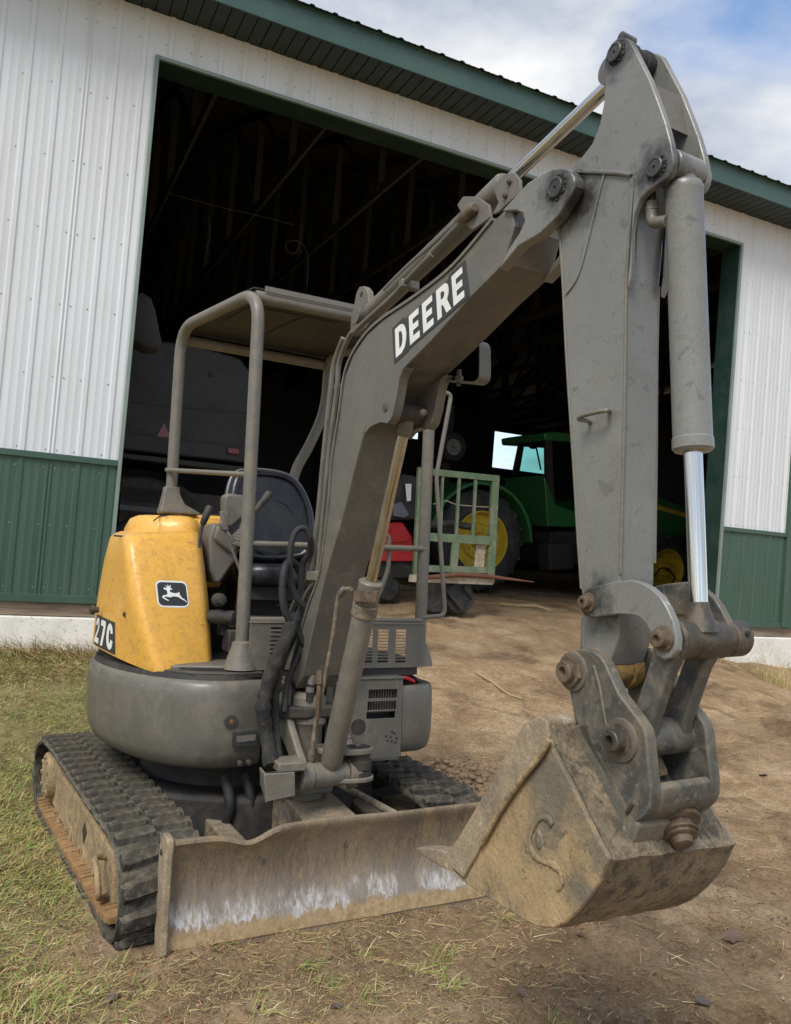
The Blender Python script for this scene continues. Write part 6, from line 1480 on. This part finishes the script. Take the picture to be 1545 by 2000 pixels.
def rrect(hw, hh, r, bulge, n=6):
    pts = []
    for cx_, cy_, a0 in ((hw-r, hh-r, 0), (-hw+r, hh-r, 90), (-hw+r, -hh+r, 180), (hw-r, -hh+r, 270)):
        for i in range(n+1):
            a = math.radians(a0+90*i/n); pts.append((cx_+r*math.cos(a), cy_+r*math.sin(a)))
    return [(x*(1+bulge*(1-(2*y)**2)), y*(1+bulge*(1-(2*x)**2))) for x, y in pts]
def sheet(name, pts, fn, m, parent):
    me = glyph_mesh([pts], fn); me.materials.append(m); o = bpy.data.objects.new(name, me); COL.objects.link(o); o.parent = parent; return o
emblem = sheet('emblem', rrect(.50, .50, .17, .03), lambda x, y: emb(x, y, .0012), m_white, cover)
sheet('emblem_field', rrect(.455, .435, .14, .03), lambda x, y: emb(x, y, .0020), m_decal, emblem)
deer = [(1062,1163),(1068,1157),(1079,1160),(1086,1156),(1077,1146),(1073,1140),(1082,1147),(1090,1153),(1092,1143),(1090,1136),(1098,1143),(1100,1152),(1108,1146),(1110,1136),(1114,1146),(1108,1156),(1113,1162),(1123,1166),(1112,1171),(1104,1172),(1102,1183),(1116,1190),(1138,1193),(1156,1190),(1164,1183),(1168,1190),(1166,1199),(1174,1211),(1180,1222),(1196,1232),(1210,1247),(1208,1254),(1194,1240),(1174,1231),(1160,1220),(1142,1215),(1120,1214),(1104,1221),(1088,1219),(1068,1216),(1062,1222),(1076,1232),(1090,1239),(1088,1245),(1072,1239),(1050,1226),(1048,1218),(1058,1208),(1078,1206),(1086,1196),(1084,1180),(1080,1172),(1070,1171)]
sheet('leaping_deer', [((x-1120)/212*1.02, -(y-1198)/176*1.02) for x, y in deer], lambda x, y: emb(x, y, .0028), m_white, emblem)
# model number on the rounded flank
NB0, NB1, NZ0, NZ1 = .13, -.20, .915, 1.055
def flank(u, v, lift):
    b = NB0+(NB1-NB0)*u; z = NZ0+(NZ1-NZ0)*v-.018*u; return on_cover((-1.3, b, z), (1, 0, 0), lift)
fl = Geo(); nu, nv = 14, 5
fl.add([flank(i/nu, j/nv, .0012) for j in range(nv+1) for i in range(nu+1)], [(j*(nu+1)+i, j*(nu+1)+i+1, (j+1)*(nu+1)+i+1, (j+1)*(nu+1)+i) for j in range(nv) for i in range(nu)])
nd = fl.build('number_decal', m_decal, cover, recalc=False)
def dens(c, n=3):
    out = []
    for i, p in enumerate(c):
        q = c[(i+1) % len(c)]
        for k in range(n): out.append((p[0]+(q[0]-p[0])*k/n, p[1]+(q[1]-p[1])*k/n))
    return out
for i, ch in enumerate('27C'):
    u0, w = ((.05, .26), (.35, .25), (.65, .28))[i]
    me = glyph_mesh([dens(c) for c in GL[ch]], lambda x, y: flank(u0+w*(x+.10*(y-.5)), .09+.82*y, .0024)); me.materials.append(m_white)
    o = bpy.data.objects.new('letter', me); COL.objects.link(o); o.parent = nd
q = on_cover((*[[(-0.630,1.081)][0][0], -1.3], [(-0.630,1.081)][0][1]), (0, 1, 0), .0006)
n_ = (HM @ V((-.35, -1, .1))).normalized()
Geo().lathe(q+n_*.001, q-n_*.01, [(0, .0115), (.01, .0115)], 16).build('lock_hole', m_dark, cover)

# ------------------------------------------------------------------ grass, straw, leaves, pebbles, sticks
def ribbons(name, mats, x, y, L, W, lean, ang, curl, lift, mi):
    """many narrow bent blades in one mesh"""
    n = len(x); z = height(x, y)
    dx, dy = np.cos(ang), np.sin(ang); px_, py_ = -dy, dx
    t = np.array([0, .38, .72, 1.0]); wt = np.array([1, .9, .6, .08])
    co = np.zeros((n, 8, 3), np.float32)
    for k in range(4):
        a = lean+curl*t[k]                       # angle from vertical
        hx = L*t[k]*np.sin(a); hz_ = L*t[k]*np.cos(a)
        cx_, cy_ = x+dx*hx, y+dy*hx
        cz_ = np.maximum(z+hz_+lift, z+.003)
        if k == 3: pass
        for s in (0, 1):
            o = (s-.5)*W*wt[k]
            co[:, k*2+s, 0] = cx_+px_*o; co[:, k*2+s, 1] = cy_+py_*o; co[:, k*2+s, 2] = cz_+(s-.5)*W*.3
    base = (np.arange(n)*8)[:, None]
    f = np.concatenate([base+np.array([k*2, k*2+1, k*2+3, k*2+2]) for k in range(3)], 1).reshape(-1, 4).astype(np.int32)
    me = bpy.data.meshes.new(name); me.vertices.add(n*8); me.vertices.foreach_set('co', co.ravel())
    me.loops.add(f.size); me.loops.foreach_set('vertex_index', f.ravel())
    me.polygons.add(len(f)); me.polygons.foreach_set('loop_start', np.arange(0, f.size, 4, dtype=np.int32)); me.polygons.foreach_set('loop_total', np.full(len(f), 4, dtype=np.int32))
    for m in mats: me.materials.append(m)
    me.polygons.foreach_set('material_index', np.repeat(mi, 3).astype(np.int32))
    me.update(); o = bpy.data.objects.new(name, me); COL.objects.link(o); return tag(o, kind='stuff')
def leafm(name, c): return mat(name, c, .8, var=.25, vscale=9, spec=.2)
gm_ = [leafm('straw_blade', (.46, .34, .16)), leafm('olive_blade', (.34, .32, .10)), leafm('green_blade', (.19, .27, .065)), leafm('brown_blade', (.30, .19, .085)), leafm('pale_straw', (.62, .51, .29))]
U_ = RNG.uniform
def pick(n, p): return RNG.choice(5, n, p=p)
def in_machine(x, y):
    """true under the tracks"""
    lx = EI[0][0]*x+EI[0][1]*y+EI[0][3]; ly = EI[1][0]*x+EI[1][1]*y+EI[1][3]
    return (np.abs(np.abs(lx)-.64) < .17) & (np.abs(ly) < .98)
# short lawn
n = 290000; x = U_(-5.5, .6, n); y = 1.9+(U_(0, 1, n)**1.5)*6.6; g = grassy(x, y); clump = fbm(x*4, y*4, 3, 21)
k = (U_(0, 1, n) < g*(.55+1.3*clump)) & (barn_y(x, y) < -.15) & ~in_machine(x, y) & (np.abs(x) < .60*y+.3)
x, y, clump = x[k], y[k], clump[k]; n = len(x)
grn = np.clip(.42+2.2*fbm(x*1.1, y*.9, 3, 33), 0, 1)
mi = np.where(U_(0, 1, n) < .10+.75*grn, RNG.choice([1, 2], n, p=[.55, .45]), RNG.choice([0, 3, 4], n, p=[.62, .26, .12]))
ribbons('lawn_grass', gm_, x, y, U_(.025, .065, n), U_(.0022, .0042, n), U_(.2, 1.25, n), U_(0, 6.28, n), U_(.2, .7, n), 0, mi)
# flattened dry clippings in the foreground and thinly over the dirt
n = 80000; x = U_(-2.2, 2.4, n); y = 1.85+U_(0, 1, n)**1.3*2.6
dens_ = np.clip(.60-.34*x+.9*fbm(x*1.7, y*1.7, 3, 41)-.30*np.clip(y-2.7, 0, 9), 0.02, 1)
k = (U_(0, 1, n) < dens_) & ~in_machine(x, y) & (np.abs(x) < .60*y+.3); x, y = x[k], y[k]; n = len(x)
ribbons('dry_clippings', gm_, x, y, U_(.015, .055, n), U_(.0009, .0021, n), U_(1.35, 1.56, n), U_(0, 6.28, n), U_(-.05, .14, n), .003, pick(n, [.37, .07, .07, .38, .11]))
n = 22000; x = U_(-1, 6, n); y = U_(2.4, 11, n); k = (grassy(x, y) < .5) & ~in_machine(x, y) & (U_(0, 1, n) < .45+1.3*fbm(x*1.3, y*1.3, 3, 51)); x, y = x[k], y[k]; n = len(x)
ribbons('scattered_straw', gm_, x, y, U_(.03, .12, n), U_(.002, .0035, n), U_(1.45, 1.56, n), U_(0, 6.28, n), U_(-.03, .1, n), .003, pick(n, [.34, .02, .0, .50, .14]))
n = 16000; x = U_(-3.5, 2.4, n); y = 1.85+U_(0, 1, n)**1.4*3.4
k = (U_(0, 1, n) < np.clip(.35-.2*x+1.1*fbm(x*2.3, y*2.3, 3, 47), .05, 1)) & ~in_machine(x, y) & (np.abs(x) < .60*y+.3); x, y = x[k], y[k]; n = len(x)
ribbons('leaf_litter', [leafm('dark_litter', (.13, .085, .05)), leafm('brown_litter', (.24, .145, .075)), leafm('red_litter', (.26, .12, .06))], x, y, U_(.008, .028, n), U_(.003, .009, n), U_(1.3, 1.56, n), U_(0, 6.28, n), U_(-.3, .4, n), .004, RNG.choice(3, n, p=[.5, .35, .15]))
# small green tufts coming up through the litter
n = 190; tx = U_(-2.6, .9, n); ty = 1.9+U_(0, 1, n)**1.3*2.4; rep = 26
x = np.repeat(tx, rep)+RNG.normal(0, .022, n*rep); y = np.repeat(ty, rep)+RNG.normal(0, .018, n*rep)
k = ~in_machine(x, y) & (np.abs(x) < .60*y+.3) & (np.repeat(U_(0, 1, n) < np.clip(.5-.35*tx, .08, 1), rep)); x, y = x[k], y[k]; n = len(x)
ribbons('green_tufts', gm_, x, y, U_(.03, .085, n), U_(.0018, .0034, n), U_(.1, 1.0, n), U_(0, 6.28, n), U_(.3, .9, n), 0, pick(n, [.16, .34, .42, .04, .04]))
# bank of dead grass under the left wall, thin weeds by the right wall
n = 15000; bx = U_(-4.2, 1.05, n); by = -U_(0, 1, n)**1.3*.95-.02; x = M_BARN[0][0]*bx+M_BARN[0][1]*by+M_BARN[0][3]; y = M_BARN[1][0]*bx+M_BARN[1][1]*by+M_BARN[1][3]
k = U_(0, 1, n) < .35+1.3*fbm(x*2.2, y*2.2, 3, 61)+.45*(by > -.35); x, y, by = x[k], y[k], by[k]; n = len(x)
ribbons('dead_grass_bank', gm_, x, y, U_(.08, .24, n)*(.6+.6*(by > -.5)), U_(.002, .0045, n), U_(.3, 1.35, n), U_(3.6, 6.0, n), U_(.3, .9, n), 0, pick(n, [.44, .10, .05, .25, .16]))
n = 5200; bx = U_(8.0, 11, n); by = -U_(0, 1, n)**1.5*1.0-.02; x = M_BARN[0][0]*bx+M_BARN[0][1]*by+M_BARN[0][3]; y = M_BARN[1][0]*bx+M_BARN[1][1]*by+M_BARN[1][3]
k = U_(0, 1, n) < .30+1.4*fbm(x*1.9, y*1.9, 3, 71); x, y = x[k], y[k]; n = len(x)
ribbons('wall_weeds', gm_, x, y, U_(.06, .42, n)*U_(.4, 1, n), U_(.002, .004, n), U_(.0, .6, n), U_(0, 6.28, n), U_(.1, .7, n), 0, pick(n, [.40, .16, .08, .20, .16]))
def tuft(bx0, by0, n, L, label):
    bx = bx0+RNG.normal(0, .07, n); by = by0+RNG.normal(0, .06, n)
    x = M_BARN[0][0]*bx+M_BARN[0][1]*by+M_BARN[0][3]; y = M_BARN[1][0]*bx+M_BARN[1][1]*by+M_BARN[1][3]
    o = ribbons('grass_tuft', gm_, x, y, U_(.5, 1, n)*L, U_(.003, .005, n), U_(.1, .9, n), U_(0, 6.28, n), U_(.4, 1.0, n), 0, pick(n, [.30, .30, .25, .05, .10]))
    o['kind'] = 'thing'; tag(o, label, 'grass tuft')
tuft(8.55, -.50, 420, .30, 'green and straw grass tuft at the foot of the wall right of the doorway')
# pebbles and crumbs of soil
def stones(name, n, xr, yr, sr, m, seed):
    rng = np.random.default_rng(seed); t = (1+5**.5)/2
    ico = np.array([(-1, t, 0), (1, t, 0), (-1, -t, 0), (1, -t, 0), (0, -1, t), (0, 1, t), (0, -1, -t), (0, 1, -t), (t, 0, -1), (t, 0, 1), (-t, 0, -1), (-t, 0, 1)])/1.9
    fi = np.array([(0, 11, 5), (0, 5, 1), (0, 1, 7), (0, 7, 10), (0, 10, 11), (1, 5, 9), (5, 11, 4), (11, 10, 2), (10, 7, 6), (7, 1, 8), (3, 9, 4), (3, 4, 2), (3, 2, 6), (3, 6, 8), (3, 8, 9), (4, 9, 5), (2, 4, 11), (6, 2, 10), (8, 6, 7), (9, 8, 1)])
    x = rng.uniform(*xr, n); y = rng.uniform(*yr, n); k = (grassy(x, y) < .6) & ~in_machine(x, y) & (np.abs(x) < .60*y+.3); x, y = x[k], y[k]; n = len(x); z = height(x, y)
    s = sr[0]+(sr[1]-sr[0])*rng.uniform(0, 1, n)**4
    co = ico[None]*s[:, None, None]*rng.uniform(.6, 1.2, (n, 12, 3)); co[:, :, 2] *= .6
    co += np.stack([x, y, z+s*.1], 1)[:, None, :]
    f = (fi[None]+(np.arange(n)*12)[:, None, None]).reshape(-1, 3)
    me = bpy.data.meshes.new(name); me.from_pydata(co.reshape(-1, 3).tolist(), [], f.tolist()); me.materials.append(m); me.shade_smooth()
    o = bpy.data.objects.new(name, me); COL.objects.link(o); return tag(o, kind='stuff')
stones('pebbles', 2400, (-1.2, 4.5), (1.9, 8), (.002, .010), mat('pebble', (.34, .27, .20), .9, var=.4, vscale=30), 4)
stones('soil_crumbs', 22000, (-1.2, 4.5), (1.9, 8.5), (.002, .0095), mat('soil_crumb', (.31, .205, .115), .95, var=.3, vscale=30), 5)
stones('heap_clods', 1500, (.15, .95), (4.75, 5.45), (.008, .04), mat('clod', (.30, .20, .115), .95, var=.25, vscale=20, bump=.4), 6)
# curled dead leaves
def leaf_mesh(seed):
    r = random.Random(seed); g = Geo(); n = 7; secs = []
    for i in range(n):
        t = i/(n-1); w = .5*math.sin(math.pi*min(1, t*.92+.06))**.8*(1+.25*math.sin(i*2.6+seed)); c = .25*math.sin(t*3+seed)
        secs.append([V((t-.5, -w, .20*w+c*.3+r.uniform(0, .08))), V((t-.5, -w*.4, .02+c*.3)), V((t-.5, 0, c*.3)), V((t-.5, w*.4, .04+c*.3)), V((t-.5, w, .26*w+c*.3+r.uniform(0, .10)))])
    g.loft(secs, cap=False, closed=False)
    return g.mesh('fallen_leaf', mat('dead_leaf_%s' % 'abc'[seed % 3], ((.15, .095, .07), (.22, .145, .08), (.12, .09, .085))[seed % 3], .7, var=.3, vscale=20), ang=80)
lm = [leaf_mesh(i) for i in range(3)]
spots = [(1.42, 3.1, .085, 'largest dark curled leaf, on the dirt right of the bucket'), (1.62, 3.75, .05, 'small dark leaf on the dirt beyond the bucket, level with its linkage'), (1.12, 2.62, .055, 'dark crumpled leaf in the dirt below the bucket corner'),
 (-.72, 2.40, .055, 'brown curled leaf in the dry grass before the track front'), (-.30, 2.38, .05, 'dark leaf lying in the straw below the left end of the blade'), (-.05, 2.40, .045, 'grey curled leaf in the straw below the blade, right of the darker leaf'), (.52, 2.55, .045, 'small brown leaf on the dirt below the bucket tooth'),
 (2.1, 4.0, .06, 'dead leaf on the rutted dirt at the right edge of the yard'), (-1.35, 2.75, .05, 'pale brown leaf on the grass beside the outer edge of the track'), (-1.62, 3.05, .045, 'dark leaf on the lawn left of the track middle'), (1.3, 5.2, .07, 'dark leaf on the dirt between the machine and the arm'), (2.7, 5.6, .06, 'lone dark leaf far right on the dirt before the wall'), (.80, 2.95, .04, 'tiny dark leaf under the bucket')]
for i, (x, y, s, lab) in enumerate(spots):
    o = bpy.data.objects.new('fallen_leaf', lm[i % 3]); COL.objects.link(o); o.location = (x, y, hz(x, y)+.008); o.scale = (s, s*.8, s*.55); o.rotation_euler = (random.uniform(-.3, .3), random.uniform(-.3, .3), random.uniform(0, 6.28))
    tag(o, lab, 'leaf', 'dead leaves scattered on the ground')
def stick(pts, r, label):
    P = [V((x, y, hz(x, y)+h)) for x, y, h in pts]
    o = Geo().tube(P, [r, r*.9, r*.8, r*.5], 7, 1 if False else 0).build('dry_stick', m_stick); tag(o, label, 'stick', 'dry sticks lying on the dirt'); return o
m_stick = mat('dry_stick', (.42, .31, .16), .8, var=.2, vscale=12)
def gp3(u): return u
stick([(1.22, 6.35, .05), (1.24, 6.2, .015), (1.45, 6.12, .012), (1.75, 5.9, .012)], .011, 'long bent dry stick lying on the dirt beyond the arm')
stick([(.92, 7.9, .012), (1.05, 7.7, .012), (1.18, 7.5, .012), (1.3, 7.35, .012)], .013, 'short dry stick near the machine handrail on the doorway dirt')
stick([(1.7, 12.3, .02), (2.0, 12.5, .02), (2.3, 12.4, .05), (2.5, 12.2, .02)], .025, 'pale broken stick in front of the tractor wheel')
